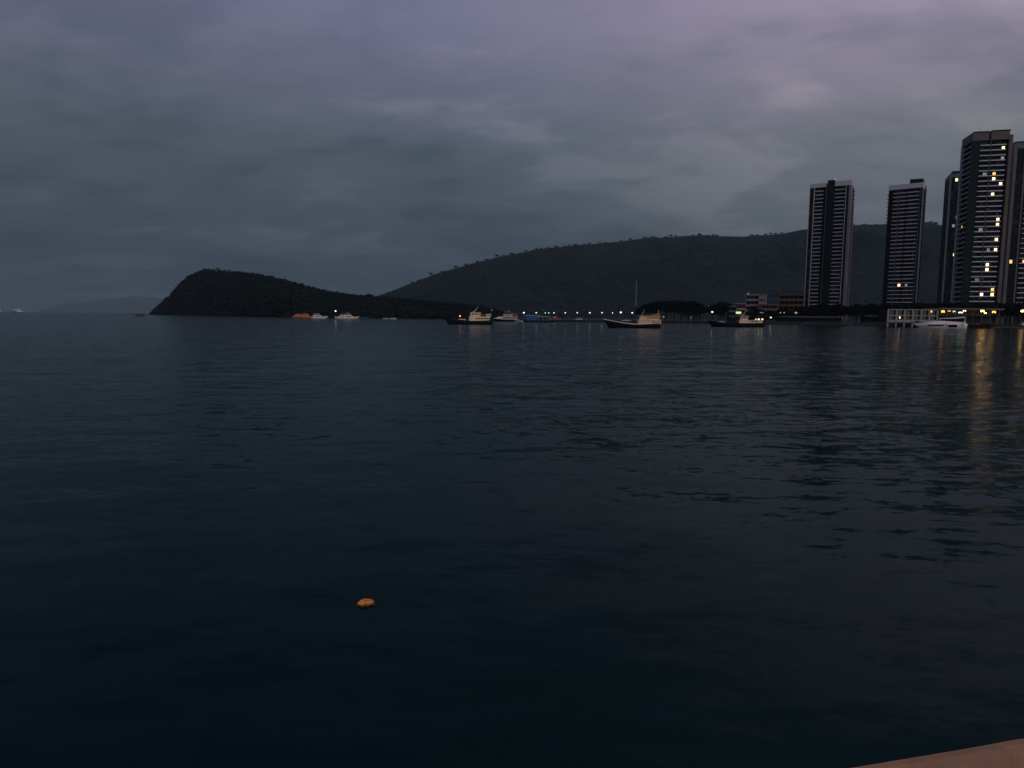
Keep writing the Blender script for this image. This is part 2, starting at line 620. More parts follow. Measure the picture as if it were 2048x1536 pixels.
SIL_HILL = [(680, 604), (745, 592), (770, 584), (800, 574), (840, 558), (870, 546), (900, 537), (960, 520), (1000, 510), (1040, 502), (1100, 492), (1150, 488), (1200, 484),
            (1260, 477), (1300, 472), (1350, 470), (1400, 467), (1430, 469), (1480, 471), (1520, 468), (1560, 464), (1590, 457), (1615, 455), (1660, 449),
            (1700, 447), (1750, 445), (1800, 443), (1846, 441), (1870, 448), (1890, 455), (1940, 470), (2050, 500), (2300, 560)]
HILL_FRONT = [(680, 1350), (1000, 1250), (1400, 1180), (2300, 1120)]
HILL_CREST = [(680, 2300), (800, 2500), (1000, 2700), (1400, 2950), (2300, 3000)]
HILL_BACK = [(680, 3000), (1000, 4100), (2300, 4600)]
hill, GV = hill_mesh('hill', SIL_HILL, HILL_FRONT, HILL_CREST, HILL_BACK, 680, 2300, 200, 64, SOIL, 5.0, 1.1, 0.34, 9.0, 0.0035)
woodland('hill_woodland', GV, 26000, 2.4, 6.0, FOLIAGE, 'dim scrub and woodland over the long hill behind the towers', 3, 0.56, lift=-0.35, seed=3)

SIL_FAR = [(60, 627), (105, 613), (135, 606), (165, 605), (200, 599), (240, 596), (262, 592), (290, 592), (320, 596), (380, 600), (460, 612), (520, 628)]
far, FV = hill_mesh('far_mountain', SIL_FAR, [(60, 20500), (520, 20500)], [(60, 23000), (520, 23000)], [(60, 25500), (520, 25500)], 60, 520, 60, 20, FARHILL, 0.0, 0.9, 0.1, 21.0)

# flat shore land behind the moorings, village and towers
edge = [(870, 815), (985, 640), (1060, 575), (1150, 556), (1300, 540), (1480, 500), (1640, 488), (1772, 480), (1786, 418), (1900, 412), (2060, 402), (2400, 396)]
poly = [at(p, y, 0) for p, y in edge]
top = [(v.x, v.y) for v in poly] + [(1400, 1300), (at(1000, 1200, 0).x, 1250), (at(850, 1000, 0).x, 950)]
sg = MB()
sg.slab(top, -2.0, 1.7)
tag(sg.build('shore_ground', SHORE), kind='structure')


# ------------------------------------------------------------------ promenade, parapet and sea wall under the viewer
PZ = 3.83
edge_px = [(1700, 1531), (1785, 1517), (1870, 1503), (1955, 1488.5), (1997, 1480.5), (2028, 1475), (2060, 1472.5)]
ep = [on_z(a, b, PZ) for a, b in edge_px]
d0 = (ep[0] - ep[1]).normalized()
d1 = (ep[-1] - ep[-2]).normalized()
path = [ep[0] + d0 * s for s in (9.0, 5.0, 2.5, 1.2, 0.5)] + ep + [ep[-1] + d1 * s for s in (0.6, 1.5, 3.0, 6.0, 11.0)]


def sweep(path, prof):
    """prof: (inward offset, z) pairs swept along the plan path"""
    mb = MB()
    n = len(prof)
    vs, fs = [], []
    for i, p in enumerate(path):
        d = (path[min(i + 1, len(path) - 1)] - path[max(i - 1, 0)])
        d.z = 0
        d.normalize()
        inn = Vector((d.y, -d.x, 0))
        for o, z in prof:
            q = p + inn * o
            vs.append((q.x, q.y, z))
    for i in range(len(path) - 1):
        for k in range(n):
            fs.append((i * n + k, (i + 1) * n + k, (i + 1) * n + (k + 1) % n, i * n + (k + 1) % n))
    fs += [tuple(range(n)), tuple(range((len(path) - 1) * n, len(path) * n))[::-1]]
    return mb.add(vs, fs)


COPING = mat('reddish_stone_coping', (0.33, 0.185, 0.092), 0.8, 0.28, 9.0, bump=0.6)
WALLS = mat('reddish_stone_wall', (0.36, 0.25, 0.20), 0.85, 0.2, 9.0, bump=0.3)
par = empty('parapet_wall', (0, 0, 0))
tag(par, 'smooth reddish brown stone parapet at the lower right corner', 'parapet')
sweep(path, [(0.0, PZ - 0.11), (0.0, PZ - 0.012), (0.010, PZ + 0.004), (0.03, PZ + 0.011), (0.40, PZ + 0.011), (0.42, PZ - 0.009), (0.42, PZ - 0.11)]).build('coping', COPING, par)
sweep(path, [(0.06, 2.86), (0.06, PZ - 0.112), (0.36, PZ - 0.112), (0.36, 2.86)]).build('wall_body', WALLS, par)
sweep(path, [(0.02, -2.5), (0.02, 2.858), (0.40, 2.858), (0.40, -2.5)]).build('sea_wall_face', QUAY, par)
pr = MB()
inner = []
for i, p in enumerate(path):
    d = (path[min(i + 1, len(path) - 1)] - path[max(i - 1, 0)])
    d.z = 0
    d.normalize()
    q = p + Vector((d.y, -d.x, 0)) * 0.403
    inner.append((q.x, q.y))
pr.slab(inner + [(14, -40), (-12, -40)], 2.3, 2.85)
tag(pr.build('promenade', mat('promenade_paving', (0.2, 0.19, 0.18), 0.85, 0.2, 2.0, bump=0.2)), kind='structure')

# floating orange net buoy
bp = on_z(732, 1207, 0.0)
BS = 0.76
buoy = empty('net_buoy', (bp.x, bp.y, -0.008), R(20))
buoy.scale = (BS, BS, BS * 0.95)
tag(buoy, 'weathered orange foam float bobbing on the dark water in the foreground', 'buoy')
nu, nv = 28, 14
mb = MB()
vs, fs = [], []
for j in range(nv + 1):
    th = math.pi * j / nv
    for k in range(nu):
        ph = 2 * math.pi * k / nu
        d = Vector((math.sin(th) * math.cos(ph), math.sin(th) * math.sin(ph), math.cos(th)))
        w = 1 + 0.26 * mnoise.fractal(d * 2.6 + Vector((4, 1, 7)), 1.0, 2.0, 4)
        # a groove all round where the rope sits
        w -= 0.05 * math.exp(-((d.z - 0.05) / 0.07) ** 2)
        vs.append((d.x * 0.168 * w, d.y * 0.145 * w, 0.008 + d.z * 0.088 * w))
for j in range(nv):
    for k in range(nu):
        fs.append((j * nu + k, (j + 1) * nu + k, (j + 1) * nu + (k + 1) % nu, j * nu + (k + 1) % nu))
mb.add(vs, fs)
ORB = bpy.data.materials.new('weathered_orange_foam')
ORB.use_nodes = True
t = ORB.node_tree
b = t.nodes['Principled BSDF']
tcn = N(t, 'ShaderNodeTexCoord')
nz = N(t, 'ShaderNodeTexNoise')
nz.inputs['Scale'].default_value = 16.0
nz.inputs['Detail'].default_value = 8.0
t.links.new(tcn.outputs['Object'], nz.inputs['Vector'])
c1 = ramp(t, nz.outputs['Fac'], [(0.30, (0.22, 0.05, 0.006)), (0.44, (0.85, 0.26, 0.02)), (0.60, (1.0, 0.42, 0.06)), (0.78, (0.75, 0.5, 0.25))])
sp = N(t, 'ShaderNodeSeparateXYZ')
t.links.new(tcn.outputs['Object'], sp.inputs[0])
slime = ramp(t, mth(t, 'ADD', mth(t, 'MULTIPLY', sp.outputs[2], 6.0), mth(t, 'MULTIPLY', nz.outputs['Fac'], 0.9)), [(0.36, 0.0), (0.62, 1.0)])
mx = N(t, 'ShaderNodeMix', data_type='RGBA')
mx.inputs[6].default_value = (0.17, 0.115, 0.05, 1)
t.links.new(slime, mx.inputs[0])
t.links.new(c1, mx.inputs[7])
t.links.new(mx.outputs[2], b.inputs['Base Color'])
b.inputs['Roughness'].default_value = 0.65
mb.build('float', ORB, buoy, smooth=True)
rp = MB()
rp.tube([(0.16 * math.cos(a), 0.138 * math.sin(a), 0.017) for a in np.linspace(0, 2 * math.pi, 25)], 0.011, 6)
rp.build('rope', mat('old_rope', (0.06, 0.05, 0.035), 0.95), buoy)
ey = MB()
ey.tube([(0.13 + 0.03 * math.cos(a), 0.0, 0.085 + 0.03 * math.sin(a)) for a in np.linspace(0, 2 * math.pi, 13)], 0.006, 6)
ey.build('eye_ring', IRON, buoy)


# ------------------------------------------------------------------ towers
MESHC = {}


def balcony_mesh(w, m, depth=1.5, rail=0.52):
    key = ('balcony', round(w, 2), m.name, depth, rail)
    if key not in MESHC:
        mb = MB()
        mb.box((0, 0, -0.12), (w, depth, 0.06), 1)            # slab
        mb.box((0, -0.10, -0.14), (w, -0.002, rail))          # front upstand
        mb.box((0, 0, 0.062), (0.10, depth, rail - 0.02))     # cheeks
        mb.box((w - 0.10, 0, 0.062), (w, depth, rail - 0.02))
        mb.box((0, -0.11, rail + 0.18), (w, -0.05, rail + 0.23), 2)   # handrail
        MESHC[key] = mb.mesh('balcony', [m, GREYP, FRAME])
    return MESHC[key]


def window_mesh(w, h, glass):
    key = ('window', round(w, 2), round(h, 2), glass.name)
    if key not in MESHC:
        mb = MB()
        fr = 0.07
        mb.box((fr, 0.03, fr), (w - fr, 0.06, h - fr), 1)
        for a, c in (((0, 0, 0), (w, 0.08, fr)), ((0, 0, h - fr), (w, 0.08, h)), ((0, 0, fr), (fr, 0.08, h - fr)), ((w - fr, 0, fr), (w, 0.08, h - fr))):
            mb.box(a, c, 0)
        if w > 1.3:
            mb.box((w / 2 - 0.03, 0.002, fr), (w / 2 + 0.03, 0.028, h - fr), 0)
        MESHC[key] = mb.mesh('window', [FRAME, glass])
    return MESHC[key]


CURTAIN = mat('curtained_window', (0.03, 0.03, 0.031), 0.5, 0.4, 1.2, spec=0.1)


def ac_mesh():
    if 'ac' not in MESHC:
        mb = MB()
        mb.box((0, 0, 0), (0.9, 0.36, 0.62))
        mb.tube([(0.36, -0.002, 0.31), (0.36, -0.03, 0.31)], 0.22, 10, 1)
        MESHC['ac'] = mb.mesh('air_conditioner', [COOLG, IRON])
    return MESHC['ac']


def tower(label, pxl, pxr, YL, theta, depth, nfl, z0, fh, bays, crown, left=None, right=None, ground=1.7, W=None, balmat=None, lit=()):
    th = R(theta)
    ud = Vector((math.cos(th), math.sin(th), 0))
    base = at(pxl, YL, z0)
    if W is None:
        lo, hi = 5.0, 60.0
        for _ in range(40):
            m = (lo + hi) / 2
            if project(base + ud * m)[0] < pxr:
                lo = m
            else:
                hi = m
        W = lo
    root = empty('residential_tower', (base.x, base.y, ground), th)
    tag(root, label, 'tower', 'residential towers by the water')
    zt = z0 + nfl * fh - ground
    zb = z0 - ground
    inset = 1.6
    body = MB()
    body.box((inset if left else 0.02, inset, 0), (W - (0.3 if right else 0.02), depth, zt))
    body.build('body', DARKW, root)
    windows = []
    faces = [((0, 0), 0.0, W, bays)]
    if left:
        faces.append(((0, depth), -math.pi / 2, depth, left))
    if right:
        faces.append(((W, 0), math.pi / 2, depth, right))
    for (ox, oy), a, fw, bl in faces:
        u = Vector((math.cos(a), math.sin(a), 0))
        inw = Vector((-math.sin(a), math.cos(a), 0))
        o = Vector((ox, oy, 0))
        for bay in bl:
            kind, f0, f1 = bay[0], bay[1] * fw, bay[2] * fw
            m = bay[3] if len(bay) > 3 else WHITEP
            w = f1 - f0
            if kind == 'pier':
                mb = MB()
                dz = bay[4] if len(bay) > 4 else 0.0
                mb.box((0, -0.25, 0), (w, inset + 0.3, zt + dz))
                mb.build('pier', m, root, loc=o + u * f0).rotation_euler.z = a
            elif kind == 'panel':
                mb = MB()
                mb.box((0, -0.02, 0), (w, inset + 0.2, zt))
                mb.build('wall_panel', m, root, loc=o + u * f0).rotation_euler.z = a
                nwin = bay[4] if len(bay) > 4 else 0
                for k in range(nfl):
                    for q in range(nwin):
                        ww = 1.1
                        c = f0 + w * (q + 1) / (nwin + 1) - ww / 2
                        windows.append((link('window', window_mesh(ww, 1.5, GLASS), root, o + u * c - inw * 0.09 + Vector((0, 0, zb + k * fh + 0.9)), a), ww, 1.5))
            elif kind == 'core':
                mb = MB()
                top = bay[4] if len(bay) > 4 else 0.0
                mb.box((0, -0.6, 0), (w, depth * 0.6, zt + top))
                mb.build('core', m, root, loc=o + u * f0).rotation_euler.z = a
                for k in range(0, nfl):
                    windows.append((link('window', window_mesh(1.0, 1.4, GLASS), root, o + u * (f0 + w * 0.42) - inw * 0.68 + Vector((0, 0, zb + k * fh + 0.8)), a), 1.0, 1.4))
            elif kind in ('balcony', 'glass'):
                dep = 0.1 if kind == 'glass' else inset - 0.1
                if kind == 'glass':
                    mb = MB()
                    mb.box((0, 0.12, 0), (w, inset + 0.1, zt))
                    mb.build('bay_back', GREENW, root, loc=o + u * f0).rotation_euler.z = a
                nw = max(1, round(w / 2.3))
                gap = 0.25
                ww = (w - gap * (nw + 1)) / nw
                for k in range(nfl):
                    z = zb + k * fh
                    if kind == 'balcony':
                        pj = bay[4] if len(bay) > 4 else 0.0
                        link('balcony', balcony_mesh(w, m, 1.5 + pj), root, o + u * f0 - inw * pj + Vector((0, 0, z)), a)
                    for q in range(nw):
                        c = f0 + gap + q * (ww + gap)
                        hh = 2.35
                        windows.append((link('window', window_mesh(ww, hh, GLASS), root, o + u * c + inw * (dep - 0.08) + Vector((0, 0, z + 0.15)), a), ww, hh))
    # roof
    for f0, f1, v0, v1, za, zc, m in crown:
        mb = MB()
        mb.box((f0 * W, v0 if v0 >= 0 else v0, zt + za), (f1 * W, v1 * depth, zt + zc))
        mb.build('roof_parapet', m, root)
    # drawn curtains here and there, air conditioners on some balconies, plant on the roof
    for o, ww, hh in windows:
        if hh > 2 and random.random() < 0.16:
            o.data = window_mesh(ww, hh, CURTAIN)
    for (ox, oy), a, fw, bl in faces:
        u = Vector((math.cos(a), math.sin(a), 0))
        inw = Vector((-math.sin(a), math.cos(a), 0))
        for bay in bl:
            if bay[0] == 'balcony' and (bay[2] - bay[1]) * fw > 4:
                for k in range(nfl):
                    if random.random() < 0.4:
                        c = random.uniform(bay[1] * fw + 0.4, bay[2] * fw - 1.4)
                        link('air_conditioner', ac_mesh(), root, Vector((ox, oy, 0)) + u * c + inw * 1.0 + Vector((0, 0, zb + k * fh + random.choice((0.07, 1.6)))), a)
    for k in range(3):
        mb = MB()
        x = W * random.uniform(0.1, 0.9)
        y = depth * random.uniform(0.4, 0.8)
        h0 = max([c[5] for c in crown if c[0] * W - 0.5 <= x <= c[1] * W + 0.5] + [0.0])
        if k < 2:
            mb.tube([(x, y, zt + h0), (x, y, zt + h0 + random.uniform(1.2, 2.2))], 0.9, 10)
            mb.build('roof_tank', GREYP, root)
        else:
            mb.tube([(x, y, zt + h0), (x, y, zt + h0 + 5.0)], [0.12, 0.05], 5)
            mb.build('roof_aerial', IRON, root)
    # lit rooms
    bpy.context.view_layer.update()
    proj = []
    for o, ww, hh in windows:
        c = root.matrix_basis @ (o.matrix_basis @ Vector((ww / 2, 0, hh / 2)))
        proj.append(project(c))
    used = set()
    for px, py, lm in lit:
        best = min((i for i in range(len(windows)) if i not in used), key=lambda i: (proj[i][0] - px) ** 2 + 1.2 * (proj[i][1] - py) ** 2)
        used.add(best)
        o, ww, hh = windows[best]
        o.data = window_mesh(ww, hh, lm)
    return root, W, zt


FH = 3.15
t1, W1, zt1 = tower('leftmost apartment tower, unlit, with two columns of white balconies and white end wall', 1608, 1690, 597, -32, 24, 31, 16.4, FH,
      [('pier', 0.0, 0.012), ('glass', 0.014, 0.105), ('pier', 0.108, 0.122), ('balcony', 0.135, 0.335), ('pier', 0.40, 0.415, GREYP),
       ('core', 0.435, 0.60, GREENW, 5.2), ('balcony', 0.615, 0.845), ('pier', 0.868, 0.882), ('glass', 0.89, 0.972), ('pier', 0.975, 1.0, PINKP)],
      [(0.0, 0.395, -0.3, 1.0, 0.003, 3.3, WHITEP), (0.61, 1.0, -0.3, 1.0, 0.003, 4.0, WHITEP), (0.40, 0.61, 1.0, 0.9, 0.003, 2.4, GREYP)],
      right=[('panel', 0.0, 0.42, PINKP, 1), ('balcony', 0.45, 0.70, PINKP, 0.9), ('panel', 0.72, 1.0, PINKP, 1)])
dm = MB()
dm.ball((0.60 * W1, 1.5, zt1 + 4.2), (1.5, 1.5, 1.5), nu=14, nv=8)
dm.build('roof_dome', WHITEP, t1, smooth=True)
dm = MB()
dm.ball((0.60 * W1, 1.2, zt1 + 6.2), 0.5)
dm.build('roof_light', LIT_D, t1)

t2, W2, zt2 = tower('second apartment tower from the left, one bright window low down, dark box on its roof', 1764, 1830, 579, -37, 24, 30, 15.2, FH,
      [('pier', 0.0, 0.10, DARKW), ('balcony', 0.135, 0.30), ('pier', 0.302, 0.312, GREYP), ('balcony', 0.335, 0.52), ('balcony', 0.555, 0.90), ('pier', 0.955, 1.0, DARKW)],
      [(-0.01, 1.01, -0.3, 1.0, 0.003, 3.9, WHITEP), (0.60, 0.97, 3.0, 0.6, 3.902, 7.6, GREENW)],
      left=[('balcony', 0.55, 0.80, GREYP, 1.6), ('panel', 0.0, 0.5, DARKW, 1)],
      right=[('panel', 0.0, 0.38, GREYP, 1), ('balcony', 0.40, 0.66, GREYP, 0.9), ('panel', 0.68, 1.0, PINKP, 1)],
      lit=[(1799, 567.7, LIT_W), (1810, 567, LIT_D)])

T3_LIT = [(2003.7, 291.4, LIT_W), (2002, 321, LIT_D), (1987, 345.5, LIT_Y), (1984, 356.5, LIT_W), (1998.5, 367, LIT_W), (1983.5, 387, LIT_W),
          (1992.6, 439.8, LIT_W), (1992.6, 449.5, LIT_W), (1963, 461.6, LIT_D), (1990, 480, LIT_W), (1989, 501, LIT_W), (1973.5, 499, LIT_D),
          (1972, 532, LIT_W), (1973, 542, LIT_W), (1954, 563, LIT_G), (1983, 582, LIT_Y), (1966, 591, LIT_W), (1983.5, 591.5, LIT_W), (1922.7, 454.5, LIT_Y),
          (1967, 345, LIT_G)]
t3, W3, zt3 = tower('tallest apartment tower at the right, many lit windows, brown corner pier and split roof', 1922, 2001, 452, -15, 19, 32, 16.3, 3.17,
      [('pier', 0.0, 0.19, GREENW), ('balcony', 0.21, 0.45), ('pier', 0.458, 0.468, GREYP), ('balcony', 0.48, 0.85), ('pier', 0.915, 1.0, BROWNP, 2.8)],
      [(0.0, 0.40, -0.3, 1.0, 0.003, 5.0, BROWNP), (0.46, 0.91, -0.3, 1.0, 0.003, 5.3, BROWNP), (0.402, 0.458, 1.0, 1.0, 0.003, 2.4, GREYP),
       (0.02, 0.40, -0.6, 1.0, 5.002, 5.6, DARKW), (0.46, 0.93, -0.6, 1.0, 5.302, 5.9, DARKW)],
      left=[('pier', 0.0, 0.14, COOLG, 1.0), ('balcony', 0.16, 0.96, COOLG)],
      lit=T3_LIT)
t4, W4, zt4 = tower('narrow dark apartment tower half hidden behind the tallest tower', 1882, None, 560, -24, 24, 31, 16.0, 3.24,
      [('pier', 0.0, 0.04, GREYP), ('glass', 0.045, 0.25), ('pier', 0.26, 0.29, GREYP), ('glass', 0.30, 0.45), ('balcony', 0.46, 0.75, GREYP), ('pier', 0.8, 1.0, GREENW)],
      [(0.0, 1.0, -0.3, 1.0, 0.003, 3.0, GREYP), (0.05, 0.95, -0.5, 1.0, 3.002, 4.8, GREENW)], W=32.0,
      lit=[(1908, 507, LIT_W), (1914, 363, LIT_W), (1914, 434, LIT_D), (1905, 455, LIT_D)])
t5, W5, zt5 = tower('apartment tower cut off by the right picture edge, two amber windows', 2005, None, 474, -15, 20, 31, 16.3, 3.30,
      [('pier', 0.0, 0.06, GREYP), ('glass', 0.065, 0.20), ('pier', 0.205, 0.235, GREYP), ('balcony', 0.27, 0.62), ('balcony', 0.65, 0.97)],
      [(0.0, 1.0, -0.3, 1.0, 0.003, 3.6, GREYP), (0.02, 0.98, -0.6, 1.0, 3.602, 4.4, DARKW)], W=30.0,
      lit=[(2016.5, 519.8, LIT_Y), (2045, 520, LIT_Y)])


# ------------------------------------------------------------------ low buildings of the village
def lowrise(name, label, px0, px1, Y, py_top, floors, m, yaw=-18, depth=10.0, open_floors=True, trim=WHITEP, z0=1.7, wins=4, lit=()):
    a, b_ = at(px0, Y, 6), at(px1, Y, 6)
    W = (b_ - a).length
    zt = pt((px0 + px1) / 2, py_top, Y).z - z0
    root = empty(name, (a.x, a.y, z0), R(yaw))
    tag(root, label, 'building', 'low buildings of the waterfront village')
    W = W / max(0.5, math.cos(R(yaw)))
    fh = zt / floors
    mb = MB()
    mb.box((0, 0.9, 0), (W, depth, zt))
    mb.build('wall', m, root)
    for k in range(floors):
        sl = MB()
        sl.box((-0.15, -0.5, fh * (k + 1) - 0.25), (W + 0.15, 0.898, fh * (k + 1) + 0.05))
        sl.box((-0.15, -0.5, fh * (k + 1) + 0.052), (W + 0.15, -0.38, fh * (k + 1) + (0.75 if k < floors - 1 else 0.4)))
        sl.build('floor_slab', trim, root)
        ww = (W - 0.4 * (wins + 1)) / wins
        for q in range(wins):
            gl = LIT_Y if (k, q) in lit else GLASS
            link('window', window_mesh(ww, fh * 0.52, gl), root, (0.4 + q * (ww + 0.4), 0.79, fh * k + fh * 0.3))
    rf = MB()
    rf.box((-0.2, -0.3, zt + 0.06), (W + 0.2, depth + 0.2, zt + 0.30))
    rf.build('roof', trim, root)
    return root, W, zt


WARMW = mat('warm_render', (0.12, 0.066, 0.038), 0.85, 0.2, 0.4)
ROSEW = mat('rose_render', (0.18, 0.10, 0.085), 0.85, 0.2, 0.4)
b1, w1, z1 = lowrise('village_house', 'grey five storey house with open galleries beside a pale stair tower', 1491, 1514, 556, 590, 5, GREYP, -10, wins=3, trim=COOLG)
st = MB()
st.box((w1 + 0.05, -1.2, 0), (w1 + 6.2, 7.0, z1 + 1.2))
st.build('stair_tower', mat('stair_render', (0.15, 0.135, 0.13), 0.85, 0.25, 0.4), b1)
for k in range(4):
    for q in range(2):
        link('window', window_mesh(1.2, 1.5, GLASS), b1, (w1 + 1.1 + q * 2.6, -1.29, 7.0 + k * 4.6))
tk = MB()
tk.tube([(2.0, 4.0, z1 + 0.3), (2.0, 4.0, z1 + 1.7)], 0.9, 10)
tk.build('water_tank', PALEW, b1)
lowrise('village_house', 'small rose coloured house left of the grey five storey house', 1470, 1490, 545, 607, 3, ROSEW, -8, wins=3, trim=PINKP)
lowrise('village_house', 'orange brown four storey house with stacked galleries beside the leftmost tower', 1557, 1601, 566, 590, 5, WARMW, -16, wins=5, trim=mat('tan_trim', (0.15, 0.095, 0.055), 0.85), lit=((1, 4),))
lowrise('village_house', 'low house with rusty roof between the grey house and the orange brown house', 1523, 1552, 545, 609, 3, ROSEW, -12, wins=4, trim=mat('rust_roof', (0.16, 0.095, 0.075), 0.85))
lowrise('village_house', 'dim dark house behind the cabin of the rightmost fishing boat', 1458, 1472, 530, 613, 3, DARKW, -8, wins=2, trim=GREYP)
lowrise('waterfront_shed', 'long low dark shed on the quay below the leftmost tower', 1560, 1680, 500, 634, 1, DARKW, -3, wins=8, trim=GREYP, depth=8)
lowrise('waterfront_shed', 'short pale boathouse at the end of the quay beside the pavilion', 1730, 1770, 492, 632, 1, DARKW, -3, wins=3, trim=GREYP, depth=8)

# lit green shop sign over the village front
sgp = pt(1477, 625.3, 524)
sgn = empty('lit_shop_sign', (sgp.x, sgp.y, 1.7), R(-8))
tag(sgn, 'glowing yellow green box sign behind the rightmost fishing boat', 'sign')
mb = MB()
mb.box((-1.9, -0.25, sgp.z - 1.7 - 0.75), (1.9, -0.10, sgp.z - 1.7 + 0.75))
mb.build('sign_face', SIGNG, sgn)
mb = MB()
mb.box((-2.0, -0.098, sgp.z - 1.7 - 0.85), (2.0, 0.2, sgp.z - 1.7 + 0.85))
mb.build('sign_box', FRAME, sgn)
for x in (-1.5, 1.5):
    mb = MB()
    mb.box((x - 0.12, -0.05, 0), (x + 0.12, 0.15, sgp.z - 1.7 - 0.852))
    mb.build('post', IRON, sgn)


# ------------------------------------------------------------------ waterfront pavilion
RY = 402.0
ra, rb = at(1776, RY, 6), at(2004, RY, 6)
rw = (rb - ra).length
pv = empty('waterfront_pavilion', (ra.x, ra.y, 0.0), R(1.5))
tag(pv, 'long two storey waterfront pavilion, grey framed bays left, open lit terrace right', 'restaurant')
zr, zm_, zb_ = pt(1780, 618, RY).z, pt(1800, 631, RY).z, pt(1800, 644.5, RY).z
lw = rw * 0.44
PAVG = mat('pavilion_grey_paint', (0.22, 0.215, 0.21), 0.8, 0.15, 0.4)
mb = MB()
mb.box((0, 1.2, zb_), (lw, 11, zr - 0.2))
mb.build('back_room', DARKW, pv)
nb = 6
for z, h in ((zb_, 1.5), (zm_ - 0.25, 0.55), (zr - 0.5, 0.5)):
    mb = MB()
    mb.box((-0.2, -0.1, z), (lw, 0.5, z + h))
    mb.build('beam', PAVG, pv)
for k in range(nb + 1):
    mb = MB()
    x = lw * k / nb
    mb.box((x - 0.4, -0.2, 0.2), (x + 0.4, 0.6, zr - 0.502))
    mb.build('column', PAVG, pv)
for k in range(nb):
    x = lw * k / nb + 0.5
    ww = lw / nb - 1.0
    link('window', window_mesh(ww, zm_ - zb_ - 1.9, GLASS), pv, (x, 0.9, zb_ + 1.6))
    link('window', window_mesh(ww, zr - zm_ - 1.1, GLASS), pv, (x, 0.9, zm_ + 0.4))
for k in range(14):
    mb = MB()
    x = rw * (k + 0.3) / 14
    mb.tube([(x, 2.5, -3), (x, 2.5, zb_)], 0.3, 8)
    mb.build('pile', QUAY, pv)
mb = MB()
mb.box((-0.3, -0.3, zb_ - 0.5), (rw, 12, zb_ - 0.003))
mb.build('deck', QUAY, pv)
mb = MB()
zr2 = zr + 0.9
mb.box((lw + 0.003, -1.2, zr - 0.1), (rw + 1.5, 13, zr2))
mb.build('terrace_roof', mat('terrace_roof_felt', (0.10, 0.085, 0.07), 0.85), pv)
mb = MB()
mb.box((lw + 0.003, -0.3, zm_ - 0.4), (rw, 12, zm_ - 0.05))
mb.build('terrace_floor', DARKW, pv)
mb = MB()
mb.box((lw + 0.003, 7.5, zb_), (rw, 7.8, zr - 0.102))
mb.build('terrace_back_wall', mat('terrace_wall', (0.030, 0.022, 0.016), 0.85), pv)
for k in range(8):
    x = lw + (rw - lw) * (k + 0.05) / 7.2
    mb = MB()
    mb.box((x, -0.2, zb_), (x + 0.3, 0.1, zr - 0.102))
    mb.build('post', FRAME, pv)
rl = MB()
rl.box((lw, -0.25, zm_ + 0.95), (rw, -0.15, zm_ + 1.05))
for k in range(40):
    x = lw + (rw - lw) * k / 40
    rl.box((x, -0.23, zm_ - 0.05), (x + 0.05, -0.17, zm_ + 0.95))
rl.build('railing', FRAME, pv)

# lamps hanging under the terrace roof, each its own thing
LDESC = ['leftmost amber cluster', 'dim amber', 'pale green white', 'broad pale green white', 'yellow white', 'warm amber', 'small warm amber', 'rightmost amber']
for (px, py, w, h, m), ds in zip([(1886, 623, 2.0, 1.5, LIT_Y), (1898.5, 622, 1.6, 0.7, LIT_Y), (1909, 623, 2.0, 1.1, PANEW), (1921, 625, 2.6, 0.9, PANEW), (1929, 621.5, 1.8, 1.0, LIT_W),
                             (1965, 622, 2.0, 1.1, LAMPY), (1970.5, 626, 1.2, 0.7, LAMPY), (1988, 624, 2.3, 1.5, LIT_Y)], LDESC):
    p = pt(px, py, RY + 2.2)
    lp = empty('terrace_lamp', (p.x, p.y, p.z - h / 2))
    tag(lp, ds + ' lamp under the pavilion terrace roof', 'lamp', 'lamps of the pavilion terrace')
    mb = MB()
    for q in range(3):
        x = -w / 2 + w * (q + 0.5) / 3
        mb.ball((x, 0, h / 2 + (0.12 if q == 1 else -0.05) * h), (w / 6, 0.3, h * (0.5, 0.38, 0.45)[q]), nu=8, nv=5)
    mb.build('globe', m, lp, smooth=True)
    mb = MB()
    mb.box((-w / 2, -0.05, h + 0.02), (w / 2, 0.05, h + 0.10))
    mb.tube([(0, 0, h + 0.1), (0, 0, max(h + 0.3, zr - 0.1 - (p.z - h / 2)))], 0.03, 5)
    mb.build('hanger', IRON, lp)
for px, py, ds in ((1799.5, 635, 'small white lamp in the lower storey of the pavilion'), (1863, 623, 'small amber lamp in the upper storey of the pavilion')):
    p = pt(px, py, RY - 0.6)
    lp = empty('wall_lamp', p)
    tag(lp, ds, 'lamp')
    mb = MB()
    mb.ball((0, 0, 0), (0.28, 0.25, 0.6), nu=8, nv=6)
    mb.build('bulb', LIT_W if px < 1800 else LIT_Y, lp)
    mb = MB()
    mb.tube([(0, 0, 0.55), (0, 0, 0.9), (0, 0.6, 0.9)], 0.06, 5)
    mb.build('bracket', IRON, lp)


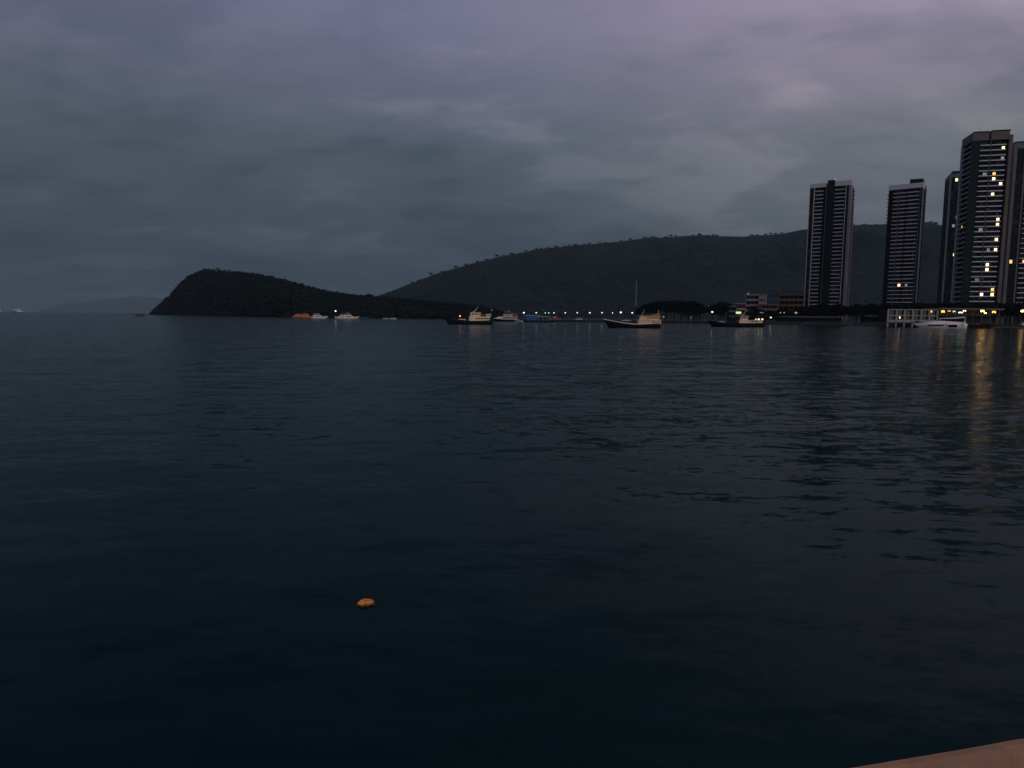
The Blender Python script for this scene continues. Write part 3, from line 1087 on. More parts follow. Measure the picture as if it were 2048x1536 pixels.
# ------------------------------------------------------------------ boats
def hull_mb(L, B, zb, zm, zs, draft=0.7, rake=0.07, transom=0.8, n=16, full=0.45):
    st = []
    for i in range(n + 1):
        t = i / n
        w = B / 2 * (1 - (1 - min(1, t / full)) ** 2.1)
        w *= 1 - (1 - transom) * max(0, (t - 0.7) / 0.3) ** 2
        w = max(w, 0.06)
        z = zm + (zb - zm) * max(0, 1 - t / 0.6) ** 1.7 + (zs - zm) * max(0, (t - 0.55) / 0.45) ** 1.5
        row = []
        for zl, k in ((-draft, 0.35), (0.0, 0.80), (0.5 * z, 0.92), (z, 1.0)):
            x = -L / 2 + L * t + rake * L * (1 - t) ** 3 * (1 - zl / zb) - 0.02 * L * t ** 4 * (1 - zl / max(zs, 0.1))
            row.append((x, w * k, zl))
        st.append(row)
    mb = MB()
    vs, fs = [], []
    for row in st:
        vs += [(x, -y, z) for x, y, z in row] + [(x, y, z) for x, y, z in row]
    for i in range(n):
        a, b = i * 8, (i + 1) * 8
        for k in range(3):
            fs.append((a + k, b + k, b + k + 1, a + k + 1))
            fs.append((a + 4 + k, a + 5 + k, b + 5 + k, b + 4 + k))
        fs.append((a + 3, b + 3, b + 7, a + 7))
        fs.append((a, a + 4, b + 4, b))
    e = n * 8
    fs += [(e, e + 4, e + 5, e + 1), (e + 1, e + 5, e + 6, e + 2), (e + 2, e + 6, e + 7, e + 3),
           (0, 1, 5, 4), (1, 2, 6, 5), (2, 3, 7, 6)]
    mb.add(vs, fs)
    sheer = [(r[3][0], r[3][1], r[3][2]) for r in st]
    return mb, sheer


def boat_root(name, label, px0, px1, py, cat, yaw=0.0, group=None):
    c = on_z((px0 + px1) / 2, py, 0.0)
    L = (at(px1, c.y, 0.0) - at(px0, c.y, 0.0)).length * math.cos(math.atan2(c.x, c.y))
    rz = -math.atan2(c.x, c.y) + R(yaw)
    root = empty(name, (c.x, c.y, 0.0), rz)
    tag(root, label, cat, group)
    return root, L / max(0.4, math.cos(R(yaw)))


def rail(root, pts, h=0.9, m=None, name='rail'):
    mb = MB()
    mb.tube([(x, y, z + h) for x, y, z in pts], 0.04, 5)
    for x, y, z in pts:
        mb.tube([(x, y, z), (x, y, z + h)], 0.03, 4)
    mb.build(name, m or STEEL, root)


def gunwale(root, sheer, m, h=0.28, w=0.16):
    for sgn_ in (-1, 1):
        mb = MB()
        vs, fs = [], []
        for x, y, z in sheer:
            for dy, dz_ in ((-w / 2, -h * 0.3), (w / 2, -h * 0.3), (w / 2, h * 0.7), (-w / 2, h * 0.7)):
                vs.append((x, sgn_ * y + dy, z + dz_))
        n = len(sheer)
        for i in range(n - 1):
            for k in range(4):
                fs.append((i * 4 + k, (i + 1) * 4 + k, (i + 1) * 4 + (k + 1) % 4, i * 4 + (k + 1) % 4))
        fs += [(3, 2, 1, 0), (n * 4 - 4, n * 4 - 3, n * 4 - 2, n * 4 - 1)]
        mb.add(vs, fs)
        mb.build('gunwale', m, root)


def house(root, name, L, f0, f1, B, z0, z1, m, nw=0, wz=None, wh=0.6, roof=None, over=0.3, wf=(0.06, 0.94), taper=0.0):
    x0, x1 = -L / 2 + f0 * L, -L / 2 + f1 * L
    mb = MB()
    mb.box((x0, -B / 2, z0), (x1, B / 2, z1), 0, taper)
    h = mb.build(name, m, root)
    if roof:
        rb_ = MB()
        rb_.box((x0 - over, -B / 2 - over, z1 + 0.003), (x1 + over, B / 2 + over, z1 + 0.16))
        rb_.build('roof', roof, h)
    if nw:
        a, b = x0 + (x1 - x0) * wf[0], x0 + (x1 - x0) * wf[1]
        sp_ = (b - a) / nw
        zz = wz if wz is not None else z0 + (z1 - z0) * 0.45
        for sd_ in (-1, 1):
            for k in range(nw):
                wm = MB()
                y = sd_ * B / 2
                wm.box((a + k * sp_ + sp_ * 0.14, min(y, y + sd_ * 0.04) - 0.01, zz), (a + (k + 1) * sp_ - sp_ * 0.14, max(y, y + sd_ * 0.04) + 0.01, zz + wh))
                wm.build('window', GLASS, h)
    return h


def spar(root, name, pts, r, m=None):
    mb = MB()
    mb.tube(pts, r if isinstance(r, list) else [r * 1.3] + [r] * (len(pts) - 2) + [r * 0.7], 6)
    return mb.build(name, m or STEEL, root)


FG = 'fishing boats at anchor'
# boat with the orange lamp, left
r1, L = boat_root('fishing_boat', 'leftmost anchored fishing boat, cream wheelhouse, orange lamp on its foredeck', 890, 986, 648.5, 'fishing boat', 6, FG)
hb, sh = hull_mb(L, 6.0, 3.0, 1.6, 2.1)
hb.build('hull', HULLD, r1, True)
gunwale(r1, sh, HULLD)
house(r1, 'deckhouse', L, 0.50, 0.92, 4.6, 1.5, 3.9, CREAM, 5, 2.7, 0.6, roof=PALEW, over=0.25, wf=(0.3, 0.98))
house(r1, 'wheelhouse', L, 0.53, 0.73, 3.9, 4.07, 6.0, CREAM, 4, 5.0, 0.6, roof=CREAM, over=0.3)
house(r1, 'stern_shelter', L, 0.86, 0.95, 3.6, 4.07, 5.3, CREAM, 2, 4.5, 0.45, roof=CREAM)
house(r1, 'fore_cabin', L, 0.29, 0.42, 3.0, 1.5, 2.7, PALEW, 2, 1.9, 0.5)
spar(r1, 'mast', [(-L / 2 + 0.60 * L, 0, 6.1), (-L / 2 + 0.69 * L, 0, 9.2)], 0.12, CREAM)
spar(r1, 'boom', [(-L / 2 + 0.62 * L, 0, 6.9), (-L / 2 + 0.56 * L, 0, 6.3)], 0.09, CREAM)
spar(r1, 'aerial', [(-L / 2 + 0.77 * L, 0.5, 4.0), (-L / 2 + 0.77 * L, 0.5, 6.4)], 0.05)
spar(r1, 'aerial', [(-L / 2 + 0.955 * L, 0, 4.0), (-L / 2 + 0.955 * L, 0, 6.6)], 0.05)
rail(r1, [(-L / 2 + f * L, -2.2, 4.07) for f in (0.74, 0.78, 0.82, 0.86)], 0.9, CREAM)
spar(r1, 'lamp_post', [(-L / 2 + 0.31 * L, -0.4, 2.7), (-L / 2 + 0.31 * L, -0.4, 4.0)], 0.06, IRON)
mb = MB()
mb.ball((-L / 2 + 0.31 * L, -0.7, 4.2), 0.42)
mb.build('deck_lamp', LAMPR, r1)

# middle boat with the ochre double-deck house
r2, L = boat_root('fishing_boat', 'middle anchored fishing boat with high bow and ochre two deck cabin at its stern', 1206, 1321, 655.5, 'fishing boat', 8, FG)
hb, sh = hull_mb(L, 6.2, 3.5, 1.5, 2.2, rake=0.10)
hb.build('hull', HULLD, r2, True)
gunwale(r2, sh, PALEW, 0.34)
house(r2, 'deckhouse', L, 0.60, 0.985, 4.9, 1.4, 3.2, OCHRE, 3, 2.2, 0.45, roof=OCHRE, over=0.3, wf=(0.6, 0.98))
house(r2, 'upper_cabin', L, 0.63, 0.96, 4.5, 3.37, 4.9, OCHRE, 6, 4.0, 0.42, roof=OCHRE, over=0.45, wf=(0.35, 0.98))
house(r2, 'fore_cabin', L, 0.33, 0.46, 2.6, 1.4, 2.9, NAVY, 2, 2.1, 0.4, roof=PALEW)
spar(r2, 'mast', [(-L / 2 + 0.66 * L, 0, 5.0), (-L / 2 + 0.71 * L, 0, 7.4)], 0.08, OCHRE)
spar(r2, 'mast', [(-L / 2 + 0.965 * L, 0, 5.0), (-L / 2 + 0.955 * L, 0, 7.4)], 0.09, OCHRE)
spar(r2, 'boom', [(-L / 2 + 0.955 * L, 0, 6.0), (-L / 2 + 0.88 * L, 0, 5.1)], 0.07, OCHRE)
rail(r2, [(-L / 2 + f * L, -2.3, 5.06) for f in (0.82, 0.87, 0.92, 0.97)], 0.6, OCHRE)
mb = MB()
for k in range(3):
    mb.box((-L / 2 + (0.50 + 0.028 * k) * L, -1.2, 1.5), (-L / 2 + (0.52 + 0.028 * k) * L, 1.2, 2.1 + 0.1 * k))
mb.build('net_bins', NAVY, r2)

# right boat, lower
r3, L = boat_root('fishing_boat', 'rightmost anchored fishing boat, low hull, white tarpaulin on its foredeck', 1414, 1529, 653.8, 'fishing boat', 6, FG)
hb, sh = hull_mb(L, 6.2, 2.9, 1.7, 2.0, rake=0.08)
hb.build('hull', HULLD, r3, True)
gunwale(r3, sh, HULLD, 0.3)
house(r3, 'deckhouse', L, 0.555, 0.945, 4.6, 1.5, 3.3, CREAM, 2, 2.6, 0.4, roof=PALEW, over=0.15, wf=(0.5, 0.8))
house(r3, 'wheelhouse', L, 0.575, 0.70, 3.6, 3.47, 5.1, CREAM, 3, 4.25, 0.6, roof=CREAM, over=0.35)
spar(r3, 'mast', [(-L / 2 + 0.60 * L, 0, 5.2), (-L / 2 + 0.66 * L, 0, 7.9)], 0.09, PALEW)
spar(r3, 'derrick', [(-L / 2 + 0.53 * L, 0, 1.6), (-L / 2 + 0.53 * L, 0, 5.4)], 0.08, IRON)
spar(r3, 'boom', [(-L / 2 + 0.53 * L, 0, 4.8), (-L / 2 + 0.36 * L, 0, 3.4)], 0.07, IRON)
mb = MB()
x0 = -L / 2 + 0.15 * L
mb.prism([(x0, 2.2), (x0 + 0.17 * L, 2.0), (x0 + 0.165 * L, 2.35), (x0 + 0.11 * L, 2.75), (x0 + 0.05 * L, 2.7)], -1.7, 1.7)
mb.build('tarpaulin', PALEW, r3)
for f, s_ in ((0.83, 0.20), (0.88, 0.34), (0.945, 0.34)):
    mb = MB()
    mb.ball((-L / 2 + f * L, -1.9, 3.95), (s_ * 1.4, s_, s_))
    lo = mb.build('deck_lamp', LIT_W, r3)
    spar(lo, 'lamp_stem', [(-L / 2 + f * L, -1.9, 3.4), (-L / 2 + f * L, -1.9, 3.8)], 0.05, IRON)


def cruiser(label, px0, px1, py, hullm=GELC, topm=None, decks=2, yaw=0.0, flip=False, cat='motor boat', name='motor_cruiser', cover=None, boot=None, hscale=1.0, mast=True):
    topm = topm or hullm
    r, L = boat_root(name, label, px0, px1, py, cat, yaw + (180 if flip else 0), 'boats moored along the shore')
    if flip:
        L = L * 0.4 / max(0.5, abs(math.cos(R(yaw))))
    B = min(5.5, 0.28 * L + 0.6)
    k = L / 14.0 * hscale
    hb, sh = hull_mb(L, B, 1.9 * k, 1.35 * k, 1.25 * k, draft=0.5, rake=0.12, transom=0.9)
    hb.build('hull', hullm, r, True)
    gunwale(r, sh, topm, 0.16, 0.12)
    if boot:
        bt, _ = hull_mb(L * 1.004, B * 0.86, 0.45 * k, 0.42 * k, 0.42 * k, draft=0.3, rake=0.02, transom=0.9)
        bt.build('boot_stripe', boot, r, True)
    z = 1.25 * k
    mb = MB()
    x = lambda f: -L / 2 + f * L
    mb.prism([(x(0.28), z), (x(0.88), z), (x(0.86), z + 1.25 * k), (x(0.46), z + 1.25 * k)], -B * 0.36, B * 0.36)
    h = mb.build('cabin', cover or topm, r)
    for s_ in (-1, 1):
        wm = MB()
        y = s_ * B * 0.36
        ya, yb = (y - 0.03, y + 0.001) if s_ < 0 else (y - 0.001, y + 0.03)
        wm.prism([(x(0.40), z + 0.45 * k), (x(0.80), z + 0.45 * k), (x(0.80), z + 1.0 * k), (x(0.48), z + 1.0 * k)], ya, yb)
        wm.build('window', GLASS, h)
    if decks > 1:
        z2 = z + 1.25 * k
        mb = MB()
        mb.prism([(x(0.44), z2 + 0.002), (x(0.92), z2 + 0.002), (x(0.92), z2 + 0.12 * k), (x(0.80), z2 + 0.5 * k), (x(0.50), z2 + 0.62 * k)], -B * 0.38, B * 0.38)
        mb.build('flybridge', topm, r)
        mb = MB()
        mb.prism([(x(0.50), z2 + 1.55 * k), (x(0.84), z2 + 1.48 * k), (x(0.84), z2 + 1.60 * k), (x(0.52), z2 + 1.70 * k)], -B * 0.34, B * 0.34)
        mb.build('hardtop', topm, r)
        for f in (0.56, 0.78):
            for s_ in (-1, 1):
                spar(r, 'hardtop_post', [(x(f), s_ * B * 0.3, z2 + 0.4 * k), (x(f), s_ * B * 0.3, z2 + 1.5 * k)], 0.06, topm)
        z = z2 + 0.4 * k
    if mast:
        spar(r, 'mast', [(x(0.66), 0, z + 1.2 * k), (x(0.69), 0, z + 2.4 * k)], 0.05 * max(1, k), topm)
    rail(r, [(sx, -sy * 0.9, sz) for sx, sy, sz in sh[1:8]], 0.6 * k, STEEL, 'bow_rail')
    return r


# the white motor yacht by the pavilion
ry, L = boat_root('motor_yacht', 'large white motor yacht with long hardtop moored before the pavilion', 1824, 1933, 656.8, 'yacht', 4, 'boats moored along the shore')
ry.scale = (1, 1, 1.18)
hb, sh = hull_mb(L, 6.0, 2.0, 2.45, 2.1, rake=0.13, transom=0.92, full=0.5)
hb.build('hull', GELC, ry, True)
X = lambda f: -L / 2 + f * L
mb = MB()
mb.prism([(X(0.20), 2.4), (X(0.97), 2.3), (X(0.97), 2.75), (X(0.55), 3.35), (X(0.40), 3.2)], -2.3, 2.3)
mb.build('coachroof', GELC, ry)
for f0, f1, za, zb2 in ((0.26, 0.57, 1.15, 1.75), (0.64, 0.81, 0.65, 1.75)):
    mb = MB()
    mb.prism([(X(f0), zb2 - 0.1), (X(f0 + 0.03), za), (X(f1), za), (X(f1), zb2)], -3.06, -2.6)
    mb.build('hull_window', GLASS, ry)
for f in (0.61, 0.90):
    mb = MB()
    mb.tube([(X(f), -3.0, 1.75), (X(f), -2.5, 1.75)], 0.32, 10)
    mb.build('porthole', GLASS, ry)
mb = MB()
mb.prism([(X(0.52), 3.3), (X(0.92), 2.77), (X(0.92), 4.1), (X(0.64), 4.25)], -2.1, 2.1)
mb.build('saloon_glazing', GLASS, ry)
mb = MB()
mb.prism([(X(0.46), 4.45), (X(0.50), 4.30), (X(0.74), 4.30), (X(0.90), 4.62), (X(0.985), 5.05), (X(0.91), 5.15), (X(0.70), 4.72)], -2.5, 2.5)
mb.build('hardtop', GELC, ry)
for f in (0.50, 0.95):
    for s_ in (-1, 1):
        spar(ry, 'hardtop_post', [(X(f), s_ * 1.9, 2.8), (X(f + 0.015), s_ * 2.1, 4.5)], 0.09, GELC)
rail(ry, [(sx, -sy * 0.92, sz) for sx, sy, sz in sh[0:7]], 1.0, STEEL, 'bow_rail')
rail(ry, [(sx, sy * 0.92, sz) for sx, sy, sz in sh[0:7]], 1.0, STEEL, 'bow_rail')
mb = MB()
mb.box((X(0.99), -2.2, 0.25), (X(1.04), 2.2, 0.45))
mb.build('swim_platform', TEAK, ry)
mb = MB()
mb.box((X(0.04), -0.8, 2.55), (X(0.13), 0.8, 3.25), 0, 0.2)
mb.build('windlass_cover', NAVY, ry)

cruiser('small white motor boat moored right of the large yacht', 1934, 1980, 655.0, GELC, decks=1, yaw=4, flip=True, hscale=0.9)
cruiser('white cruiser beside the orange barge below the headland', 622, 657, 637.0, PALEW, decks=2, yaw=5, flip=True, hscale=1.0)
cruiser('lilac white cruiser with a bright lamp at its bow below the headland', 668, 694, 637.2, LILAC, decks=2, yaw=8, hscale=1.25)
cruiser('peach white cruiser with brown waterline next to the lilac cruiser', 684, 719, 638.2, PEACH, GELC, decks=2, yaw=0, flip=True, boot=TEAK, hscale=1.15)
cruiser('dark blue covered boat right of the peach cruiser', 712, 740, 637.8, NAVY, BLUET, decks=1, yaw=3, hscale=0.8, mast=False)
cruiser('tiny pale boat, left of a pair, near the headland shore', 765, 777, 638.0, PALEW, decks=1, mast=False)
cruiser('tiny pale boat, right of a pair, near the headland shore', 778, 793, 638.3, PALEW, decks=1, mast=False)
cruiser('low white speedboat between the ferry and the blue barge', 1029, 1047, 643.4, GELC, decks=1, yaw=0, hscale=0.8, mast=False)
cruiser('second low white speedboat touching the blue barge', 1036, 1056, 641.6, GELC, decks=1, yaw=0, hscale=0.8, mast=False)
cruiser('round fronted pale cruiser alone right of the red boat', 1141, 1167, 642.9, PALEW, decks=2, yaw=25, hscale=0.85)
cruiser('dark covered boat between the pale cruiser and the middle fishing boat', 1162, 1192, 643.5, NAVY, GREYP, decks=1, yaw=-3, hscale=0.9, mast=False)
cruiser('small white boat seen behind the foredeck of the middle fishing boat', 1238, 1262, 644.5, PALEW, decks=2, yaw=4, hscale=0.8)
cruiser('pale small boat just right of the middle fishing boat', 1322, 1346, 645.2, GREYP, PALEW, decks=1, yaw=2, hscale=0.8, mast=False)
cruiser('dim boat under the dark grove left of the rightmost fishing boat', 1372, 1398, 646.0, NAVY, GREYP, decks=1, yaw=2, hscale=0.9, mast=False)
cruiser('small boat with cover lying against the dark quay below the leftmost tower', 1606, 1632, 650.3, NAVY, GREYP, decks=1, yaw=0, hscale=0.8, mast=False)
cruiser('boat with tan cover at the quay below the second tower', 1676, 1706, 650.8, NAVY, mat('tan_cover', (0.26, 0.19, 0.12), 0.8), decks=1, yaw=0, hscale=0.85, mast=False)
cruiser('faint distant white boat before the far mountain', 153, 168, 626.7, NAVY, PALEW, decks=1, hscale=1.1, mast=False)

# ferry
rf_, L = boat_root('ferry', 'two deck white ferry with tan lower deck behind the leftmost fishing boat', 986, 1037, 643.0, 'ferry', 5, 'boats moored along the shore')
hb, sh = hull_mb(L, 6.0, 2.6, 1.7, 1.7, rake=0.08)
hb.build('hull', HULLD, rf_, True)
gunwale(rf_, sh, PALEW, 0.3)
house(rf_, 'lower_deck', L, 0.36, 0.93, 5.0, 1.5, 4.0, mat('tan_boat_paint', (0.55, 0.36, 0.22), 0.6), 6, 2.8, 0.7, roof=PALEW, over=0.5)
mb = MB()
xx = lambda f: -L / 2 + f * L
mb.prism([(xx(0.06), 2.3), (xx(0.36), 1.7), (xx(0.36), 4.1), (xx(0.22), 3.9)], -2.2, 2.2)
mb.build('fore_cabin', PALEW, rf_)
house(rf_, 'upper_deck', L, 0.42, 0.74, 4.4, 4.17, 5.9, PALEW, 4, 4.6, 0.95, roof=PALEW, over=0.6)
house(rf_, 'bridge', L, 0.46, 0.66, 3.2, 6.07, 7.6, DARKW, 3, 6.5, 0.7, roof=PALEW, over=0.4)
for f in (0.78, 0.90):
    spar(rf_, 'stanchion', [(xx(f), -2.3, 4.1), (xx(f), -2.3, 6.0)], 0.09, PALEW)
mb = MB()
mb.box((xx(0.74), -2.5, 6.0), (xx(0.94), 2.5, 6.15))
mb.build('awning', PALEW, rf_)
spar(rf_, 'mast', [(xx(0.6), 0, 7.7), (xx(0.63), 0, 9.4)], 0.08, PALEW)

# blue-covered barge
rbg, L = boat_root('covered_barge', 'long dark barge with bright blue tarpaulin sides and flat pale roof', 1046, 1112, 644.2, 'barge', 2, 'boats moored along the shore')
hb, sh = hull_mb(L, 6.5, 1.5, 1.2, 1.2, rake=0.03, transom=0.95, full=0.25)
hb.build('hull', HULLD, rbg, True)
house(rbg, 'tarpaulin_cabin', L, 0.10, 0.40, 5.6, 1.1, 4.9, BLUET)
house(rbg, 'shade_cabin', L, 0.405, 0.78, 5.2, 1.1, 3.9, mat('teal_dark_cover', (0.012, 0.04, 0.06), 0.7), 4, 2.2, 0.8)
mb = MB()
mb.box((xx(0.02), -3.1, 5.0), (-L / 2 + 0.50 * L, 3.1, 5.2))
mb.build('roof', PALEW, rbg)
mb = MB()
mb.box((-L / 2 + 0.40 * L, -2.9, 4.05), (-L / 2 + 0.82 * L, 2.9, 4.22))
mb.build('roof', PALEW, rbg)
for f in (0.47, 0.60, 0.72, 0.81):
    spar(rbg, 'roof_post', [(-L / 2 + f * L, -2.8, 1.2), (-L / 2 + f * L, -2.8, 4.05)], 0.07, PALEW)

# red boat
rr_, L = boat_root('work_boat', 'faded red work boat at the right end of the blue barge', 1098, 1127, 643.0, 'work boat', 4, 'boats moored along the shore')
hb, sh = hull_mb(L, 4.2, 2.0, 1.2, 1.3)
hb.build('hull', HULLR, rr_, True)
house(rr_, 'cabin', L, 0.15, 0.82, 3.2, 1.1, 3.0, REDB, 4, 2.0, 0.5, roof=REDB)
house(rr_, 'wheelhouse', L, 0.3, 0.5, 2.4, 3.17, 4.2, PEACH, 2, 3.5, 0.4, roof=PEACH)

# orange barge under the headland
ro, L = boat_root('orange_barge', 'low barge heaped under an orange brown tarpaulin below the headland', 582, 623, 636.2, 'barge', 0, 'boats moored along the shore')
hb, sh = hull_mb(L, 7.0, 1.0, 0.8, 0.8, rake=0.02, transom=0.95, full=0.2)
hb.build('hull', HULLR, ro, True)
mb = MB()
vs, fs = [], []
nx_, ny_ = 18, 8
for i in range(nx_ + 1):
    for j in range(ny_ + 1):
        u, v = i / nx_, j / ny_
        e = min(1, 5 * u, 6 * (1 - u)) ** 0.7 * min(1, 3.5 * v, 3.5 * (1 - v)) ** 0.7
        z = 0.8 + e * (3.6 + 1.1 * mnoise.noise(Vector((u * 4, v * 2, 1.7))) + (0.5 if u > 0.5 else 0))
        vs.append((-L / 2 + 0.03 * L + u * L * 0.95, -3.1 + 6.2 * v, z))
for i in range(nx_):
    for j in range(ny_):
        a = i * (ny_ + 1) + j
        fs.append((a, a + ny_ + 1, a + ny_ + 2, a + 1))
fs.append(tuple([i * (ny_ + 1) for i in range(nx_ + 1)] + [nx_ * (ny_ + 1) + j for j in range(1, ny_ + 1)] + [i * (ny_ + 1) + ny_ for i in range(nx_ - 1, -1, -1)] + [j for j in range(ny_ - 1, 0, -1)]))
mb.add(vs, fs)
mb.build('tarpaulin', ORANGT, ro)

# small orange boat off the tip, breakwater rocks, ships far left
DULLO = mat('dull_brown_orange_paint', (0.10, 0.045, 0.02), 0.7)
rs, L = boat_root('work_boat', 'tiny dark brownish boat off the left tip of the headland', 270, 290, 632.4, 'work boat', 0)
hb, sh = hull_mb(L, 4.0, 2.2, 1.3, 1.5)
hb.build('hull', HULLR, rs, True)
house(rs, 'cabin', L, 0.25, 0.8, 3.0, 1.2, 3.2, DULLO, 2, 2.0, 0.6, roof=DULLO)
bw = MB()
for k in range(46):
    u = k / 45
    px = 216 + 84 * u
    p = on_z(px, 629.6, 0.0) if False else at(px, 1560 - 60 * u + random.uniform(-6, 6), 0.0)
    s_ = random.uniform(2.0, 4.2) * (0.6 + 0.5 * u)
    bw.ball((p.x, p.y, -0.3), (s_, s_ * 0.8, s_ * random.uniform(0.35, 0.6)), nu=6, nv=4)
tag(bw.build('rock_reef', ROCK), 'low line of dark rocks running out from the headland tip', 'rocks', kind='stuff')
for lab, pa, pb, py in (('distant ship with pale lit deckhouse near the left edge', 20, 48, 626.0), ('distant ship cut off by the left picture edge', -26, 5, 626.0)):
    r, L = boat_root('distant_ship', lab, pa, pb, py, 'ship', 0, 'ships on the horizon')
    hb, sh = hull_mb(L, 9.0, 5.0, 3.6, 3.8, rake=0.05)
    hb.build('hull', GREYP, r, True)
    house(r, 'deckhouse', L, 0.5, 0.9, 7.0, 3.5, 8.5, PALEW, 4, 6.0, 1.0, roof=PALEW)
    mb = MB()
    mb.prism([(-L / 2 + 0.22 * L, 10.6), (-L / 2 + 0.75 * L, 12.6), (-L / 2 + 0.75 * L, 13.2), (-L / 2 + 0.22 * L, 11.1)], -1.0, 1.0)
    mb.build('lit_boom', emat('ship_light', (0.75, 0.8, 0.95), 0.5), r)
    spar(r, 'mast', [(-L / 2 + 0.6 * L, 0, 8.5), (-L / 2 + 0.6 * L, 0, 14.5)], 0.4, PALEW)

# pale foam scrap drifting
fp = on_z(1004, 859, 0.0)
fo = MB()
fo.ball((fp.x, fp.y, 0.03), (0.16, 0.10, 0.05), nu=9, nv=5)
tag(fo.build('floating_debris', mat('grey_foam', (0.05, 0.055, 0.06), 0.8)), 'faint pale scrap floating on the water left of centre', 'debris')


# ------------------------------------------------------------------ lamps along the shore
def street_lamp(label, px, py, Y, m, s=0.42, ground=1.7, group='lamp posts along the shore'):
    p = pt(px, py, Y)
    r = empty('street_lamp', (p.x, p.y + 0.9, ground))
    tag(r, label, 'street lamp', group)
    h = p.z - ground
    mb = MB()
    mb.tube([(0, 0, 0), (0, 0, h * 0.5), (0, 0, h + 0.25)], [0.11, 0.09, 0.06], 7)
    mb.build('pole', IRON, r)
    mb = MB()
    mb.tube([(0, 0, h + 0.2), (0, -0.5, h + 0.42), (0, -0.9, h + 0.40)], 0.05, 5)
    mb.build('arm', IRON, r)
    mb = MB()
    mb.ball((0, -0.9, h), (s * 1.15, s, s * 0.8), nu=10, nv=6)
    mb.build('lamp_head', m, r)
    return r


SH = [(1047.5, 625.3), (1072.5, 625.6), (1090.5, 625.8), (1097.5, 625.8), (1108, 625.7), (1130.5, 625.6), (1154.5, 625.4), (1179.5, 625.5), (1204, 625.4), (1225, 625.8), (1241.5, 624.8), (1264.5, 625.5)]
ORD = ['first', 'second', 'third', 'fourth', 'fifth', 'sixth', 'seventh', 'eighth', 'ninth', 'tenth', 'eleventh', 'last']
BIG = {0: 0.95, 1: 0.95, 2: 0.6, 3: 0.65, 4: 0.7, 5: 0.75, 6: 0.95, 7: 0.95, 8: 0.85, 9: 0.6, 10: 1.15, 11: 0.85}
for i, (px, py) in enumerate(SH):
    lab = ORD[i] + ' white lamp from the left in the row along the shore'
    if i == 10:
        lab = 'large warm lamp, brightest in the row along the shore'
    street_lamp(lab, px, py, 578 + 4 * math.sin(i * 2.1), LIT_W if i == 10 else LAMPW, BIG[i] * 0.62)
street_lamp('single white lamp between the dark grove and the rightmost fishing boat', 1424.5, 624, 545, LAMPW, 0.75)
street_lamp('small faint lamp above the stern of the leftmost fishing boat', 983.5, 620.2, 690, LIT_D, 0.6)
street_lamp('bright lamp at the bow of the lilac cruiser below the headland', 671, 622.2, 788, LAMPW, 0.85, ground=-1.5)
street_lamp('lamp on the dark quay right of the rightmost fishing boat, glinting on water', 1541.5, 635, 492, LAMPW, 0.6)
street_lamp('small faint lamp right of the middle fishing boat', 1327, 634, 548, LIT_D, 0.7)
street_lamp('faint small lamp under the dark grove', 1382, 635, 540, LIT_D, 0.4)
street_lamp('bright amber lamp at the right picture edge on the jetty', 2045, 622, 404, LAMPY, 0.8, ground=0.9)
for k, (px, py, s_) in enumerate([(1521, 625, 0.4), (1525, 625.8, 0.5), (1561, 625.3, 0.5), (1568.5, 625.3, 0.5), (1592, 625.7, 0.9)]):
    ds = ['first', 'second', 'third', 'fourth', 'fifth'][k]
    street_lamp(ds + ' dim lamp from the left along the village front below the houses', px, py, 512, LIT_D, s_, group='dim lamps of the village front')

# jetty at the right edge
ja, jb = at(1985, 395, 0.0), at(2075, 388, 0.0)
jt = empty('jetty', (ja.x, ja.y, 0.0), math.atan2(jb.y - ja.y, jb.x - ja.x))
tag(jt, 'low floating jetty at the right edge before the pavilion', 'jetty')
jl = (jb - ja).length
for k in range(14):
    mb = MB()
    mb.box((jl * k / 14 + 0.05, -1.1, 0.45), (jl * (k + 1) / 14 - 0.05, 1.1, 0.62))
    mb.build('plank_section', CONC, jt)
for k in range(6):
    mb = MB()
    mb.tube([(jl * (k + 0.5) / 6, 0.9, -2), (jl * (k + 0.5) / 6, 0.9, 1.8)], 0.15, 7)
    mb.build('pile', QUAY, jt)
kp = at(2046, 404, 0)
kz = empty('jetty_kiosk', (kp.x, kp.y, 0.6))
tag(kz, 'small dark kiosk under the amber lamp at the right edge', 'kiosk')
mb = MB()
mb.box((-1.6, 0.2, 0), (2.6, 2.6, 3.4))
mb.build('wall', GREYP, kz)
mb = MB()
mb.box((-2.0, -0.2, 3.402), (3.0, 3.0, 3.7))
mb.build('roof', DARKW, kz)
mb = MB()
mb.box((-0.4, 0.12, 0.05), (0.7, 0.198, 2.2))
mb.build('door', PALEW, kz)

# quay wall under the village
qw = empty('quay_wall', (0, 0, 0))
tag(qw, 'long dark stone quay wall below the village and the leftmost towers', 'quay wall')
qpts = [at(p, y - 1.0, 0) for p, y in ((1478, 500), (1560, 495), (1640, 488), (1772, 480))]
for a, b in zip(qpts[:-1], qpts[1:]):
    d = (b - a)
    Lq = d.length
    nblk = max(1, int(Lq / 6))
    ang = math.atan2(d.y, d.x)
    for k in range(nblk):
        o = link('stone_block', MESHC.setdefault(('blk', round(Lq / nblk, 2)), MB().box((0.03, -0.5, -2), (Lq / nblk - 0.03, 0.6, 2.3)).mesh('stone_block', QUAY)), qw, a + d * (k / nblk), ang)

